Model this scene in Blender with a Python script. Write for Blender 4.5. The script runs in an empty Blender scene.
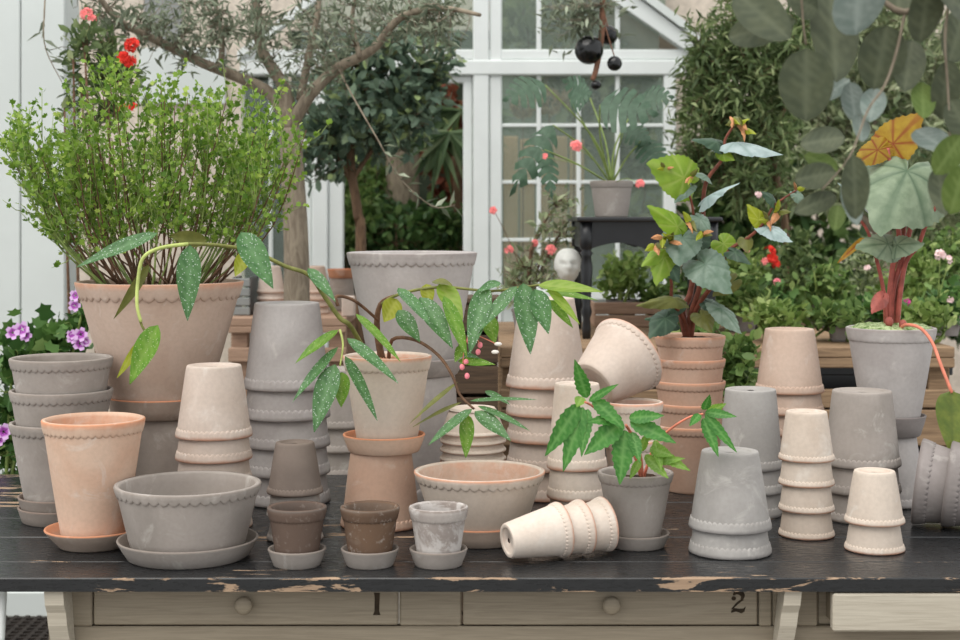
import bpy, math, random
import numpy as np
from mathutils import Vector, Matrix, noise
random.seed(7); rng = np.random.default_rng(7)
PI = math.pi
SC = bpy.context.scene
C = SC.collection

# ------------------------------------------------------------------ camera, sky, sun, exposure
FPX, CX, HY = 1500.0, 480.0, 215.0          # focal length in px, principal column, horizon row
CAMY, CAMZ, TT = -2.5, 1.405, 0.8           # camera position, table top height
cam = bpy.data.objects.new('camera', bpy.data.cameras.new('camera')); C.objects.link(cam)
cam.location = (0, CAMY, CAMZ); cam.rotation_euler = (PI/2, 0, 0)
cam.data.sensor_width = 36; cam.data.lens = 36*FPX/960
cam.data.shift_y = (HY-320)/960.0
cam.data.dof.use_dof = True; cam.data.dof.focus_distance = 2.85; cam.data.dof.aperture_fstop = 6.7
cam.data.clip_start = 0.05
SC.camera = cam
W = bpy.data.worlds.new('overcast_sky'); SC.world = W; W.use_nodes = True
W.node_tree.nodes['Background'].inputs[0].default_value = (0.96, 0.985, 1.0, 1)
W.node_tree.nodes['Background'].inputs[1].default_value = 0.74
sun = bpy.data.objects.new('soft_sun', bpy.data.lights.new('soft_sun', 'SUN')); C.objects.link(sun)
sun.data.energy = 1.6; sun.data.angle = math.radians(55); sun.data.color = (1.0, 0.96, 0.9)
sun.rotation_euler = (math.radians(30), 0, math.radians(-40))
vs = SC.view_settings
vs.view_transform = 'Standard'; vs.look = 'None'; vs.gamma = 1; vs.exposure = 0.68; vs.use_curve_mapping = False

# ------------------------------------------------------------------ helpers
def P(px, py, D): return Vector(((px-CX)/FPX*D, CAMY+D, CAMZ-(py-HY)/FPX*D))
def X(px, D): return (px-CX)/FPX*D
def Z(py, D): return CAMZ-(py-HY)/FPX*D
def Dtab(py): return (CAMZ-TT)*FPX/(py-HY)
def s2l(c):
    return tuple((v/12.92 if v <= 0.04045 else ((v+0.055)/1.055)**2.4) for v in [x/255 for x in c])
def tag(o, label=None, cat=None, group=None, kind=None):
    if label: o['label'] = label
    if cat: o['category'] = cat
    if group: o['group'] = group
    if kind: o['kind'] = kind
    return o
def empty(name, loc=(0, 0, 0)):
    o = bpy.data.objects.new(name, None); o.empty_display_size = 0.05
    C.objects.link(o); o.location = loc; return o
def obj(name, mesh, mat=None, parent=None):
    o = bpy.data.objects.new(name, mesh); C.objects.link(o)
    if mat is not None and not mesh.materials: mesh.materials.append(mat)
    if parent is not None:
        o.parent = parent
        o.matrix_parent_inverse = Matrix.Translation(-pworld(parent))
    return o
def pworld(p):
    v = Vector(p.location)
    while p.parent is not None: p = p.parent
    return v
def mesh(name, V, F, smooth=True, attr=None):
    me = bpy.data.meshes.new(name)
    V = np.asarray(V, dtype=np.float32)
    me.from_pydata(V.tolist() if len(V) < 200 else V, [], F)
    if smooth: me.polygons.foreach_set('use_smooth', np.ones(len(me.polygons), dtype=bool))
    if attr:
        for k, a in attr.items():
            at = me.attributes.new(k, 'FLOAT', 'POINT'); at.data.foreach_set('value', np.asarray(a, dtype=np.float32))
    me.update(); return me

class MB:
    """collects boxes, prisms and tubes into one mesh"""
    def __init__(s): s.v = []; s.f = []
    def box(s, x0, x1, y0, y1, z0, z1, bev=0.0):
        n = len(s.v)
        b = min(bev, (x1-x0)*.45, (y1-y0)*.45, (z1-z0)*.45)
        if b <= 0:
            s.v += [(x, y, z) for z in (z0, z1) for y in (y0, y1) for x in (x0, x1)]
            s.f += [tuple(n+i for i in q) for q in ((0,2,3,1),(4,5,7,6),(0,1,5,4),(2,6,7,3),(0,4,6,2),(1,3,7,5))]
            return s
        xs, ys, zs = (x0, x1), (y0, y1), (z0, z1)
        idx = {}
        for i in range(2):
            for j in range(2):
                for k in range(2):
                    for ax in range(3):
                        p = [xs[i], ys[j], zs[k]]
                        for a, q in ((0, i), (1, j), (2, k)):
                            if a != ax: p[a] += b if q == 0 else -b
                        idx[i, j, k, ax] = len(s.v); s.v.append(tuple(p))
        g = lambda i, j, k, a: idx[i, j, k, a]
        for a in range(3):
            o = [q for q in range(3) if q != a]
            for e in range(2):
                q = []
                for (u, w) in ((0, 0), (1, 0), (1, 1), (0, 1)):
                    t = [0, 0, 0]; t[a] = e; t[o[0]] = u; t[o[1]] = w
                    q.append(g(*t, a))
                s.f.append(tuple(q) if (e == 1) != (a == 1) else tuple(reversed(q)))
        for a in range(3):
            o = [q for q in range(3) if q != a]
            for u in range(2):
                for w in range(2):
                    t0 = [0, 0, 0]; t0[o[0]] = u; t0[o[1]] = w; t1 = list(t0); t1[a] = 1
                    s.f.append((g(*t0, o[0]), g(*t1, o[0]), g(*t1, o[1]), g(*t0, o[1])))
        for i in range(2):
            for j in range(2):
                for k in range(2): s.f.append((g(i, j, k, 0), g(i, j, k, 1), g(i, j, k, 2)))
        return s
    def prism(s, pts, y0, y1):          # polygon in xz extruded along y
        n = len(s.v); m = len(pts)
        s.v += [(x, y0, z) for x, z in pts] + [(x, y1, z) for x, z in pts]
        s.f += [tuple(range(n, n+m)), tuple(range(n+2*m-1, n+m-1, -1))]
        s.f += [(n+i, n+m+i, n+m+(i+1) % m, n+(i+1) % m) for i in range(m)]
        return s
    def tube(s, pts, radii, sides=6):
        pts = [Vector(p) for p in pts]; n0 = len(s.v); m = len(pts)
        if not hasattr(radii, '__len__'): radii = [radii]*m
        t0 = (pts[1]-pts[0]).normalized()
        u = t0.orthogonal().normalized()
        for i, p in enumerate(pts):
            t = (pts[min(i+1, m-1)]-pts[max(i-1, 0)])
            t = t.normalized() if t.length > 1e-9 else t0
            u = (u - t*u.dot(t)); u = u.normalized() if u.length > 1e-6 else t.orthogonal().normalized()
            w = t.cross(u)
            for k in range(sides):
                a = 2*PI*k/sides
                s.v.append(tuple(p + (u*math.cos(a)+w*math.sin(a))*radii[i]))
        for i in range(m-1):
            for k in range(sides):
                a = n0+i*sides+k; b = n0+i*sides+(k+1) % sides
                s.f.append((a, b, b+sides, a+sides))
        s.f.append(tuple(n0+k for k in reversed(range(sides))))
        s.f.append(tuple(n0+(m-1)*sides+k for k in range(sides)))
        return s
    def ball(s, c, r, rings=6, segs=8, sc=(1, 1, 1)):
        n = len(s.v); c = Vector(c)
        for i in range(rings+1):
            th = PI*i/rings
            for k in range(segs):
                a = 2*PI*k/segs
                s.v.append((c.x+r*sc[0]*math.sin(th)*math.cos(a), c.y+r*sc[1]*math.sin(th)*math.sin(a), c.z+r*sc[2]*math.cos(th)))
        for i in range(rings):
            for k in range(segs):
                a = n+i*segs+k; b = n+i*segs+(k+1) % segs
                s.f.append((a, a+segs, b+segs, b))
        return s
    def lathe(s, prof, segs=32, c=(0, 0, 0)):
        n = len(s.v)
        for r, z in prof:
            for k in range(segs):
                a = 2*PI*k/segs; s.v.append((c[0]+r*math.cos(a), c[1]+r*math.sin(a), c[2]+z))
        for i in range(len(prof)-1):
            for k in range(segs):
                a = n+i*segs+k; b = n+i*segs+(k+1) % segs
                s.f.append((a, b, b+segs, a+segs))
        return s
    def build(s, name, mat, parent=None, smooth=False):
        return obj(name, mesh(name, s.v, s.f, smooth), mat, parent)
def box(name, mat, parent, *a, bev=0.003): return MB().box(*a, bev=bev).build(name, mat, parent)

# ------------------------------------------------------------------ materials
MATS = {}
class NT:
    def __init__(s, name, rough=0.8, spec=0.3):
        s.m = bpy.data.materials.new(name); s.m.use_nodes = True; s.nt = s.m.node_tree
        s.b = s.nt.nodes['Principled BSDF']; s.out = s.nt.nodes['Material Output']
        s.b.inputs['Roughness'].default_value = rough; s.b.inputs['Specular IOR Level'].default_value = spec
        MATS[name] = s.m
    def n(s, t, **kw):
        nd = s.nt.nodes.new(t)
        for k, v in kw.items():
            if k in nd.bl_rna.properties.keys(): setattr(nd, k, v)
        return nd
    def l(s, a, b): s.nt.links.new(a, b)
    def coord(s, scale=(1, 1, 1)):
        tc = s.n('ShaderNodeTexCoord'); mp = s.n('ShaderNodeMapping'); mp.inputs['Scale'].default_value = scale
        s.l(tc.outputs['Object'], mp.inputs[0]); return mp.outputs[0]
    def noise(s, vec, scale, detail=4, rough=0.55, dist=0):
        nd = s.n('ShaderNodeTexNoise'); nd.inputs['Scale'].default_value = scale; nd.inputs['Detail'].default_value = detail
        nd.inputs['Roughness'].default_value = rough; nd.inputs['Distortion'].default_value = dist
        s.l(vec, nd.inputs['Vector']); return nd.outputs['Fac']
    def ramp(s, fac, lo, hi, a=0.0, b=1.0):
        nd = s.n('ShaderNodeMapRange'); nd.inputs[1].default_value = lo; nd.inputs[2].default_value = hi
        nd.inputs[3].default_value = a; nd.inputs[4].default_value = b; nd.interpolation_type = 'SMOOTHSTEP'
        s.l(fac, nd.inputs[0]); return nd.outputs[0]
    def mix(s, fac, a, b, mode='MIX'):
        nd = s.n('ShaderNodeMix'); nd.data_type = 'RGBA'; nd.blend_type = mode
        for v, i in ((fac, 0), (a, 6), (b, 7)):
            if isinstance(v, (int, float)): nd.inputs[i].default_value = v
            elif isinstance(v, tuple): nd.inputs[i].default_value = (*v[:3], 1)
            else: s.l(v, nd.inputs[i])
        return nd.outputs[2]
    def math(s, op, a, b=0.5):
        nd = s.n('ShaderNodeMath'); nd.operation = op
        for i, v in enumerate((a, b)):
            if isinstance(v, (int, float)): nd.inputs[i].default_value = v
            else: s.l(v, nd.inputs[i])
        return nd.outputs[0]
    def attr(s, name):
        nd = s.n('ShaderNodeAttribute'); nd.attribute_name = name; return nd.outputs['Fac']
    def rand(s): return s.n('ShaderNodeObjectInfo').outputs['Random']
    def bump(s, h, strength=0.3, dist=0.002):
        nd = s.n('ShaderNodeBump'); nd.inputs['Strength'].default_value = strength; nd.inputs['Distance'].default_value = dist
        s.l(h, nd.inputs['Height']); s.l(nd.outputs[0], s.b.inputs['Normal'])
    def col(s, c):
        if isinstance(c, tuple): s.b.inputs['Base Color'].default_value = (*c, 1)
        else: s.l(c, s.b.inputs['Base Color'])
        return s
    def translucent(s, c, amt):
        tr = s.n('ShaderNodeBsdfTranslucent'); mx = s.n('ShaderNodeMixShader'); mx.inputs[0].default_value = amt
        if isinstance(c, tuple): tr.inputs[0].default_value = (*c, 1)
        else: s.l(c, tr.inputs[0])
        s.l(s.b.outputs[0], mx.inputs[1]); s.l(tr.outputs[0], mx.inputs[2]); s.l(mx.outputs[0], s.out.inputs[0])

def plain(name, c, rough=0.7, spec=0.3, var=0.12, scale=30):
    t = NT(name, rough, spec); c = s2l(c); v = t.coord()
    f = t.noise(v, scale, 4)
    t.col(t.mix(t.ramp(f, .3, .7), tuple(x*(1-var) for x in c), tuple(min(1, x*(1+var)) for x in c)))
    return t.m

def clay(name, c, c2, rim, bloom=(225, 220, 212), bl=(0.56, 0.72), blamt=0.55, grit=0.0):
    t = NT(name, 0.92, 0.15); v = t.coord()
    tc = t.n('ShaderNodeVectorMath'); tc.operation = 'ADD'; t.l(v, tc.inputs[0])
    rv = t.n('ShaderNodeCombineXYZ'); r = t.rand()
    for i, k in enumerate((7.3, 3.1, 5.7)): t.l(t.math('MULTIPLY', r, k), rv.inputs[i])
    t.l(rv.outputs[0], tc.inputs[1]); v = tc.outputs[0]
    big = t.noise(v, 9, 3, .5, .4); fine = t.noise(v, 130, 3); mid = t.noise(v, 32, 5, .6)
    base = t.mix(t.ramp(big, .35, .68), s2l(c), s2l(c2))
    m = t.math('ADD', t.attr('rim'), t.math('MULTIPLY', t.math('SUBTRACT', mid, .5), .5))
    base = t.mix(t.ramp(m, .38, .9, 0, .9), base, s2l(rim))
    b2 = t.noise(v, 16, 6, .65, .8)
    base = t.mix(t.ramp(b2, bl[0], bl[1], 0, blamt), base, s2l(bloom))
    if grit: base = t.mix(t.ramp(t.noise(v, 70, 6, .7), .56, .66, 0, grit), base, s2l((205, 198, 190)))
    base = t.mix(t.ramp(fine, .3, .75, 0, .10), base, (0.12, .1, .09))
    base = t.mix(t.math('MULTIPLY', r, .13), base, tuple(.75*x for x in s2l(c)))
    t.col(base); t.bump(t.math('ADD', fine, t.math('MULTIPLY', mid, 1.2)), .22, .0012)
    return t.m
GREY = clay('grey_clay', (166, 157, 150), (150, 142, 135), (136, 126, 118), blamt=.3)
COOL = clay('cool_grey_clay', (168, 164, 160), (152, 148, 144), (128, 124, 122), blamt=.3)
TAUPE = clay('taupe_clay', (156, 145, 136), (140, 129, 121), (128, 112, 102), blamt=.22)
UMBER = clay('umber_clay', (128, 115, 106), (114, 102, 94), (118, 102, 92), bloom=(160, 150, 140), blamt=.18)
TAUPEP = clay('taupe_clay_orange_edge', (176, 158, 144), (160, 142, 129), (204, 138, 102), blamt=.2)
ROSE = clay('rose_clay', (208, 192, 180), (194, 176, 163), (198, 142, 114), bloom=(226, 218, 210), blamt=.45)
PINK = clay('pink_clay', (203, 172, 152), (195, 160, 139), (203, 145, 114), blamt=.35)
PEACH = clay('peach_clay', (215, 185, 163), (207, 170, 146), (206, 136, 98), blamt=.4)
BEIGE = clay('beige_clay', (208, 194, 180), (196, 180, 165), (202, 140, 108), blamt=.4)
SAND = clay('sand_clay', (199, 176, 160), (189, 164, 147), (200, 148, 120), blamt=.3)
TERRA = clay('bare_terracotta', (192, 140, 110), (178, 126, 98), (190, 120, 84), blamt=.25)
CREAM = clay('cream_clay', (220, 206, 193), (210, 193, 178), (206, 144, 114), blamt=.45)
BROWN = clay('brown_clay', (104, 87, 77), (90, 75, 67), (100, 92, 86), bloom=(150, 140, 132), blamt=.15, grit=.12)
RUST = clay('rusty_brown_clay', (112, 89, 72), (95, 76, 63), (112, 100, 90), bloom=(160, 148, 136), blamt=.15, grit=.3)
CHALK = clay('chalky_clay', (150, 140, 134), (186, 178, 172), (120, 108, 100), bloom=(205, 200, 196), bl=(.48, .6), blamt=.7, grit=.5)
LILAC_LIT = clay('lit_lilac_grey_clay', (186, 180, 177), (170, 163, 160), (146, 137, 133), blamt=.3)  # grey clay lightened to imitate the better lit back row
SLATE = clay('slate_clay', (150, 142, 139), (134, 127, 124), (122, 114, 111), blamt=.2)
WHITEPOT = clay('white_glaze', (226, 226, 222), (216, 216, 212), (220, 220, 216), blamt=.1)

def paint_peel():
    t = NT('black_peeling_paint', 0.38, 0.45); v = t.coord((1.0, 5.0, 5.0))
    wood = t.mix(t.noise(t.coord((1.5, 26, 26)), 4, 5), s2l((120, 98, 80)), s2l((188, 160, 132)))
    a = t.noise(v, 9, 8, .68, .6); lo = t.noise(t.coord((.7, 1.3, 1.3)), 2.2, 3)
    edge = t.attr('edge')
    m = t.math('ADD', t.math('ADD', t.math('MULTIPLY', a, .62), t.math('MULTIPLY', lo, .38)), t.math('MULTIPLY', edge, .070))
    f = t.ramp(m, .605, .622)
    black = t.mix(t.noise(t.coord((2, 6, 6)), 12, 5), s2l((20, 21, 23)), s2l((40, 41, 42)))
    t.col(t.mix(f, black, wood))
    rr = t.ramp(t.noise(t.coord((2, 8, 8)), 20, 4), .3, .7, .2, .42)
    t.l(t.mix(f, rr, (.85, .85, .85)), t.b.inputs['Roughness'])
    t.bump(t.math('SUBTRACT', 1.0, f), .6, .0012)
    return t.m
BLACKP = paint_peel()
def cream_wood(name, a, b):
    t = NT(name, 0.6, 0.3); g = t.noise(t.coord((1.2, 20, 30)), 6, 6, .6, 1.2)
    base = t.mix(t.ramp(g, .3, .7), s2l(a), s2l(b))
    ch = t.noise(t.coord((2, 8, 8)), 9, 7, .7)
    base = t.mix(t.ramp(ch, .68, .72), base, s2l((120, 96, 70)))
    t.col(base); t.bump(g, .35, .001); return t.m
CREAMW = cream_wood('shaded_cream_wood', (148, 137, 119), (132, 121, 104))  # cream paint darkened to imitate shade below the table overhang
CREAMB = cream_wood('lit_cream_wood', (190, 182, 166), (172, 163, 147))  # same cream, lightened for the parts that catch the light
def wood(name, a, b, sc=(1.2, 22, 22)):
    t = NT(name, 0.75, 0.2); g = t.noise(t.coord(sc), 5, 6, .6, 1.0)
    t.col(t.mix(t.ramp(g, .3, .72), s2l(a), s2l(b))); t.bump(g, .3, .0015); return t.m
BENCHW = wood('weathered_bench_wood', (158, 132, 104), (118, 96, 76))
DARKW = wood('dark_wood', (98, 80, 64), (70, 58, 48))
PINKW = wood('pinkish_wood', (178, 148, 126), (150, 122, 104))
BARK = wood('olive_bark', (150, 138, 120), (112, 100, 86), (9, 9, 2.5))
BARK2 = wood('brown_bark', (120, 96, 74), (84, 66, 52), (12, 12, 3))
WHITE = plain('white_paint', (218, 222, 220), .5, .3, .03, 6)
OFFW = plain('offwhite_paint', (204, 209, 206), .6, .3, .04, 3)
PLASTER = plain('beige_plaster', (206, 194, 180), .95, .1, .12, 26)
BLKM = plain('black_lacquer', (26, 27, 30), .35, .5, .15, 20)
BLKG = plain('black_gloss', (14, 14, 15), .18, .5, .1, 20)
SOIL = plain('dark_soil', (62, 48, 38), .95, .1, .4, 120)
GREYW = plain('grey_panel', (140, 142, 140), .6, .3, .08, 8)
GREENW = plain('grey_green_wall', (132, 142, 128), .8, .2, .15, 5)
DARKG = plain('shade_dark_wall', (52, 60, 48), .9, .1, .3, 5)  # wall colour darkened to paint in the doorway's shade
FLOORM = plain('grey_stone_floor', (122, 116, 108), .85, .2, .2, 14)
INK = plain('dark_stencil_paint', (52, 42, 30), .7, .2, .3, 60)
MATM = plain('dark_rubber', (40, 34, 30), .8, .3, .2, 30)
CORD = plain('brown_rope', (128, 92, 74), .8, .2, .2, 90)
def moss():
    t = NT('pale_moss', .95, .1); v = t.coord()
    t.col(t.mix(t.ramp(t.noise(v, 90, 5, .7), .35, .65), s2l((88, 116, 58)), s2l((196, 208, 160)))); t.bump(t.noise(v, 120, 4), 1, .006); return t.m
MOSS = moss()
def glass():
    t = NT('grey_green_glass', .12, .5); t.col(s2l((150, 160, 152)))  # clear glass mixed with a pale grey-green surface
    tr = t.n('ShaderNodeBsdfTransparent'); tr.inputs[0].default_value = (.9, .95, .92, 1)
    mx = t.n('ShaderNodeMixShader'); mx.inputs[0].default_value = .24
    t.l(tr.outputs[0], mx.inputs[1]); t.l(t.b.outputs[0], mx.inputs[2]); t.l(mx.outputs[0], t.out.inputs[0]); return t.m
GLASS = glass()

def leafmat(name, a, b, back=None, spots=None, rough=.45, spec=.4, tr=.25, vein=None, spot_scale=210, veinamt=.5, edge=None):
    t = NT(name, rough, spec); v = t.coord()
    c = t.mix(t.ramp(t.noise(v, 45, 3), .3, .7), s2l(a), s2l(b))
    c = t.mix(t.math('MULTIPLY', t.rand(), .35), c, tuple(x*.55 for x in s2l(a)))
    if vein is not None:
        vv = t.attr('vein'); c = t.mix(t.math('MULTIPLY', vv, veinamt), c, s2l(vein))
    if edge is not None:
        c = t.mix(t.ramp(t.attr('rimv'), .75, 1.0, 0, .8), c, s2l(edge))
    if spots is not None:
        vo = t.n('ShaderNodeTexVoronoi'); vo.inputs['Scale'].default_value = spot_scale; vo.inputs['Randomness'].default_value = .85
        t.l(v, vo.inputs['Vector'])
        c = t.mix(t.ramp(vo.outputs['Distance'], .15, .27, .75, 0.0), c, s2l(spots))
    if back is not None:
        g = t.n('ShaderNodeNewGeometry'); c = t.mix(g.outputs['Backfacing'], c, s2l(back))
    t.col(c); t.translucent(c, tr); return t.m
def folmat(name, a, b, c3=None, rough=.5, tr=.3, spec=.3):
    t = NT(name, rough, spec); r = t.attr('rnd')
    c = t.mix(t.ramp(r, 0, .8), s2l(a), s2l(b))
    if c3: c = t.mix(t.ramp(r, .82, .95), c, s2l(c3))
    t.col(c); t.translucent(c, tr); return t.m
L_SPOT = leafmat('spotted_begonia_leaf', (82, 126, 70), (60, 104, 54), back=(150, 160, 66), spots=(205, 218, 205), vein=(110, 150, 100))
L_BRIGHT = leafmat('young_begonia_leaf', (112, 160, 46), (90, 140, 36), back=(160, 172, 62), spots=(190, 205, 150), vein=(150, 180, 90), tr=.4)
L_YELL = leafmat('yellowing_leaf', (176, 186, 52), (158, 168, 44), back=(184, 190, 70), tr=.45, vein=(200, 205, 110))
L_OLIVE = leafmat('olive_underside_leaf', (122, 124, 62), (104, 108, 52), tr=.3)
L_SILV = leafmat('silvery_begonia_leaf', (134, 154, 138), (98, 124, 102), back=(142, 132, 88), vein=(56, 92, 66), rough=.35, spec=.5, veinamt=.5)
L_SILVB = leafmat('pale_silver_leaf', (188, 206, 206), (160, 182, 180), back=(150, 140, 96), vein=(120, 150, 140), rough=.35)
L_GYEL = leafmat('yellow_green_leaf', (150, 182, 62), (128, 164, 50), back=(160, 180, 80), vein=(180, 196, 110), tr=.45)
L_DARKB = leafmat('dark_begonia_leaf', (70, 96, 74), (52, 76, 58), back=(120, 118, 70), vein=(100, 124, 100))
L_BIG = leafmat('broad_silver_begonia_leaf', (142, 158, 130), (118, 136, 108), back=(150, 130, 84), vein=(66, 92, 66), rough=.5, veinamt=.8)
L_ORNG = leafmat('orange_red_veined_leaf', (186, 154, 52), (168, 128, 44), back=(176, 136, 48), vein=(140, 50, 34), tr=.5, veinamt=.95)  # the leaf's own yellow-orange with red veins
L_PALM = leafmat('serrated_green_leaf', (72, 138, 50), (54, 116, 40), back=(120, 160, 80), vein=(130, 178, 100), tr=.3)
L_PALMY = leafmat('fresh_serrated_leaf', (140, 180, 70), (110, 156, 50), back=(160, 186, 96), vein=(170, 200, 120), tr=.4)
L_FORE = leafmat('shaded_rounded_leaf', (86, 92, 68), (68, 76, 56), back=(78, 78, 54), vein=(124, 130, 104), rough=.6, tr=.22, veinamt=.35)  # leaf colour darkened to imitate backlit, shaded foliage
L_FORES = leafmat('silvery_rounded_leaf', (144, 156, 148), (120, 136, 128), back=(108, 116, 94), vein=(190, 200, 192), rough=.6, tr=.25, veinamt=.35)
L_FOREG = leafmat('green_rounded_leaf', (110, 130, 66), (94, 116, 54), back=(104, 112, 60), vein=(150, 170, 104), rough=.55, tr=.35, veinamt=.35)
L_HANG = leafmat('hanging_green_leaf', (128, 140, 62), (98, 118, 52), back=(140, 140, 74), vein=(80, 96, 46), tr=.35)
F_BUSH = folmat('fresh_small_leaves', (86, 122, 40), (136, 168, 66), (176, 198, 98), tr=.4)
F_OLIVE = folmat('olive_leaves', (96, 106, 86), (134, 143, 120), (176, 184, 160), tr=.3)
F_DARK = folmat('dark_green_leaves', (58, 84, 48), (98, 124, 70), (140, 160, 98), tr=.4)
F_BLUE = folmat('blue_green_leaves', (78, 98, 82), (114, 134, 112), (152, 170, 116))
F_MID = folmat('mid_green_leaves', (70, 96, 48), (112, 138, 74), (158, 176, 108))
F_SOFT = folmat('soft_green_leaves', (92, 118, 56), (134, 156, 84), (176, 190, 124), tr=.4)
F_WIL = folmat('willow_leaves', (76, 94, 58), (116, 134, 86), (160, 172, 122), tr=.4)
F_DEEP = folmat('deep_green_leaves', (46, 74, 38), (82, 112, 60), (116, 142, 84))
F_PALE = folmat('pale_grey_green_leaves', (112, 126, 92), (154, 164, 124), (190, 196, 160))
F_RED = folmat('copper_leaves', (110, 62, 46), (140, 84, 62), (160, 108, 80))
F_PEL = folmat('pelargonium_leaves', (58, 92, 44), (94, 130, 66), (132, 160, 94))
F_PALM = folmat('palm_leaves', (74, 100, 62), (128, 150, 108), (160, 176, 136))
F_PHIL = leafmat('split_leaf', (62, 88, 66), (82, 110, 86), back=(90, 126, 84), vein=(120, 150, 116))
STEM_G = plain('green_stem', (132, 150, 84), .6, .3, .2, 40)
STEM_Y = plain('pale_green_stem', (178, 190, 110), .5, .3, .15, 40)
STEM_B = plain('brown_stem', (104, 78, 60), .7, .2, .3, 60)
STEM_R = plain('red_brown_stem', (118, 66, 50), .55, .3, .3, 60)
STEM_P = plain('pink_red_stem', (158, 84, 74), .5, .3, .25, 50)
STEM_C = plain('pink_stalk', (214, 128, 104), .5, .3, .15, 50)
STEM_O = plain('olive_green_cane', (116, 118, 62), .55, .3, .25, 50)
BUD = plain('pink_brown_bud', (178, 126, 86), .6, .3, .25, 90)
FLP = plain('pink_petal', (240, 138, 150), .6, .2, .12, 90)
FLW = plain('white_bud', (240, 232, 224), .5, .3, .05, 40)
FLR = plain('red_petal', (214, 52, 40), .6, .2, .15, 90)
FLC = plain('coral_petal', (242, 138, 136), .6, .2, .15, 90)
FLM = plain('magenta_petal', (196, 60, 140), .6, .2, .15, 90)
FLWT = plain('pale_pink_petal', (236, 206, 204), .6, .2, .1, 90)
def violet():
    t = NT('violet_petal', .6, .2); c = t.mix(t.ramp(t.attr('heart'), .25, .6), s2l((226, 186, 232)), s2l((170, 74, 176)))
    t.col(c); t.translucent(c, .2); return t.m
FLV = violet()
STONE = plain('pale_plaster_stone', (214, 214, 208), .8, .2, .08, 40)
TANW = wood('tan_boards', (226, 190, 150), (208, 172, 132), (14, 14, 1.5))
DRYF = folmat('dried_flower_heads', (176, 150, 120), (206, 182, 152))

# ------------------------------------------------------------------ structure of the place
def struct(name, o): o['kind'] = 'structure'; return o
HD = 7.0                                       # greenhouse front, distance from the camera
hy = CAMY+HD
u7 = HD/FPX
struct('floor', box('floor', FLOORM, None, -5, 5, -4, 9.5, -.1, 0, bev=0))
struct('wall_back', box('wall_back', PLASTER, None, -5, 5, 6.6, 6.8, 0, 4.2, bev=0))
# white boarded wall at the left
lw = struct('wall_left', box('wall_left', OFFW, None, -3.2, X(66, 5.27), 2.77, 2.95, 0, 3.2, bev=.01))
for px in (22, -60, -150):
    x = X(px, 5.27); box('board', OFFW, lw, x-.29 if px < 0 else x-.27, x-.0015, 2.752, 2.769, .09, 3.2, bev=.004)
box('board', OFFW, lw, X(22, 5.27)+.002, X(66, 5.27), 2.752, 2.769, .09, 3.2, bev=.004)
struct('baseboard_left', box('baseboard_left', OFFW, None, -3.2, X(66, 5.27), 2.735, 2.75, 0, .09, bev=.005))
# grey window high on the back wall
wn = empty('window_3', (0, 6.59, 2.4)); wn['kind'] = 'structure'
D9 = 9.09
box('window_frame', OFFW, wn, X(140, D9), X(226, D9), 6.565, 6.595, Z(104, D9), Z(48, D9))
box('pane', GREYW, wn, X(145, D9), X(182, D9), 6.555, 6.595, Z(42, D9), Z(-60, D9))

# ------------------------------------------------------------------ greenhouse (timber frame, panes, door opening)
gh = empty('greenhouse_front', (0, hy, 0)); tag(gh, 'white timber greenhouse gable with glazing bars and an open doorway', 'greenhouse')
def gx(px): return (px-480)*u7
def gz(py): return CAMZ-(py-HY)*u7
def ghbox(name, px0, px1, py0, py1, mat=WHITE, dy=0.0, th=.07, bev=.006, parent=gh):
    return box(name, mat, parent, gx(px0), gx(px1), hy+dy, hy+dy+th, gz(py1), gz(py0), bev=bev)
FLPY = 215+CAMZ/u7
ghbox('post', 473, 489, -60, FLPY, th=.09); ghbox('post', 489.5, 502, -60, FLPY, th=.08, dy=.012)
ghbox('beam', 240, 690, 60, 75, th=.11, dy=-.006); ghbox('beam', 240, 692, 49, 59.5, th=.08, dy=.015)
ghbox('post', 664, 676, 75, FLPY, th=.10)
ghbox('door_jamb', 300, 312, 75, FLPY, th=.08); ghbox('door_jamb', 312.5, 328, 75, FLPY, th=.10, dy=-.02); ghbox('door_jamb', 328.5, 343, 75, FLPY, th=.07)
ghbox('door_jamb', 463, 472.5, 80, FLPY, th=.06, dy=.03); ghbox('door_head', 343, 472.5, 75.2, 82, th=.06, dy=.03)
for x in (539, 579, 618): ghbox('glazing_bar', x-2.2, x+2.2, 75, 290, th=.03, dy=.02, bev=.003)
for x in (539, 618): ghbox('glazing_bar', x-2.4, x+2.4, -20, 49, th=.03, dy=.02, bev=.003)
for y in (125, 182, 240): ghbox('glazing_bar', 502, 664, y-1.8, y+1.8, th=.028, dy=.022, bev=.003)
ghbox('glazing_bar', 440, 444, -40, 49, th=.03, dy=.02); ghbox('sill', 502, 664, 290, 300, th=.12, dy=-.02); ghbox('panel', 502, 664, 300, FLPY, OFFW, th=.05, dy=.02)
for (a, b) in ((502, 536.8), (541.2, 576.8), (581.2, 615.8), (620.2, 664)):
    for (c, d) in ((75, 123.2), (126.8, 180.2), (183.8, 238.2), (241.8, 290)):
        ghbox('pane', a+.05, b-.05, c+.05, d-.05, GLASS, dy=.032, th=.004, bev=0)
for (a, b) in ((502, 536.6), (541.4, 615.6), (620.4, 660), (444, 473), (300, 440)): ghbox('pane', a+.05, b-.05, -20, 48.9, GLASS, dy=.032, th=.004, bev=0)
ghbox('pane', 240, 299.8, 80, 330, GLASS, dy=.032, th=.004, bev=0); ghbox('glazing_bar', 268, 272, 75, 330, th=.03, dy=.02); ghbox('panel', 240, 299.8, 330, FLPY, GREYW, dy=.02, th=.04)
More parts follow.
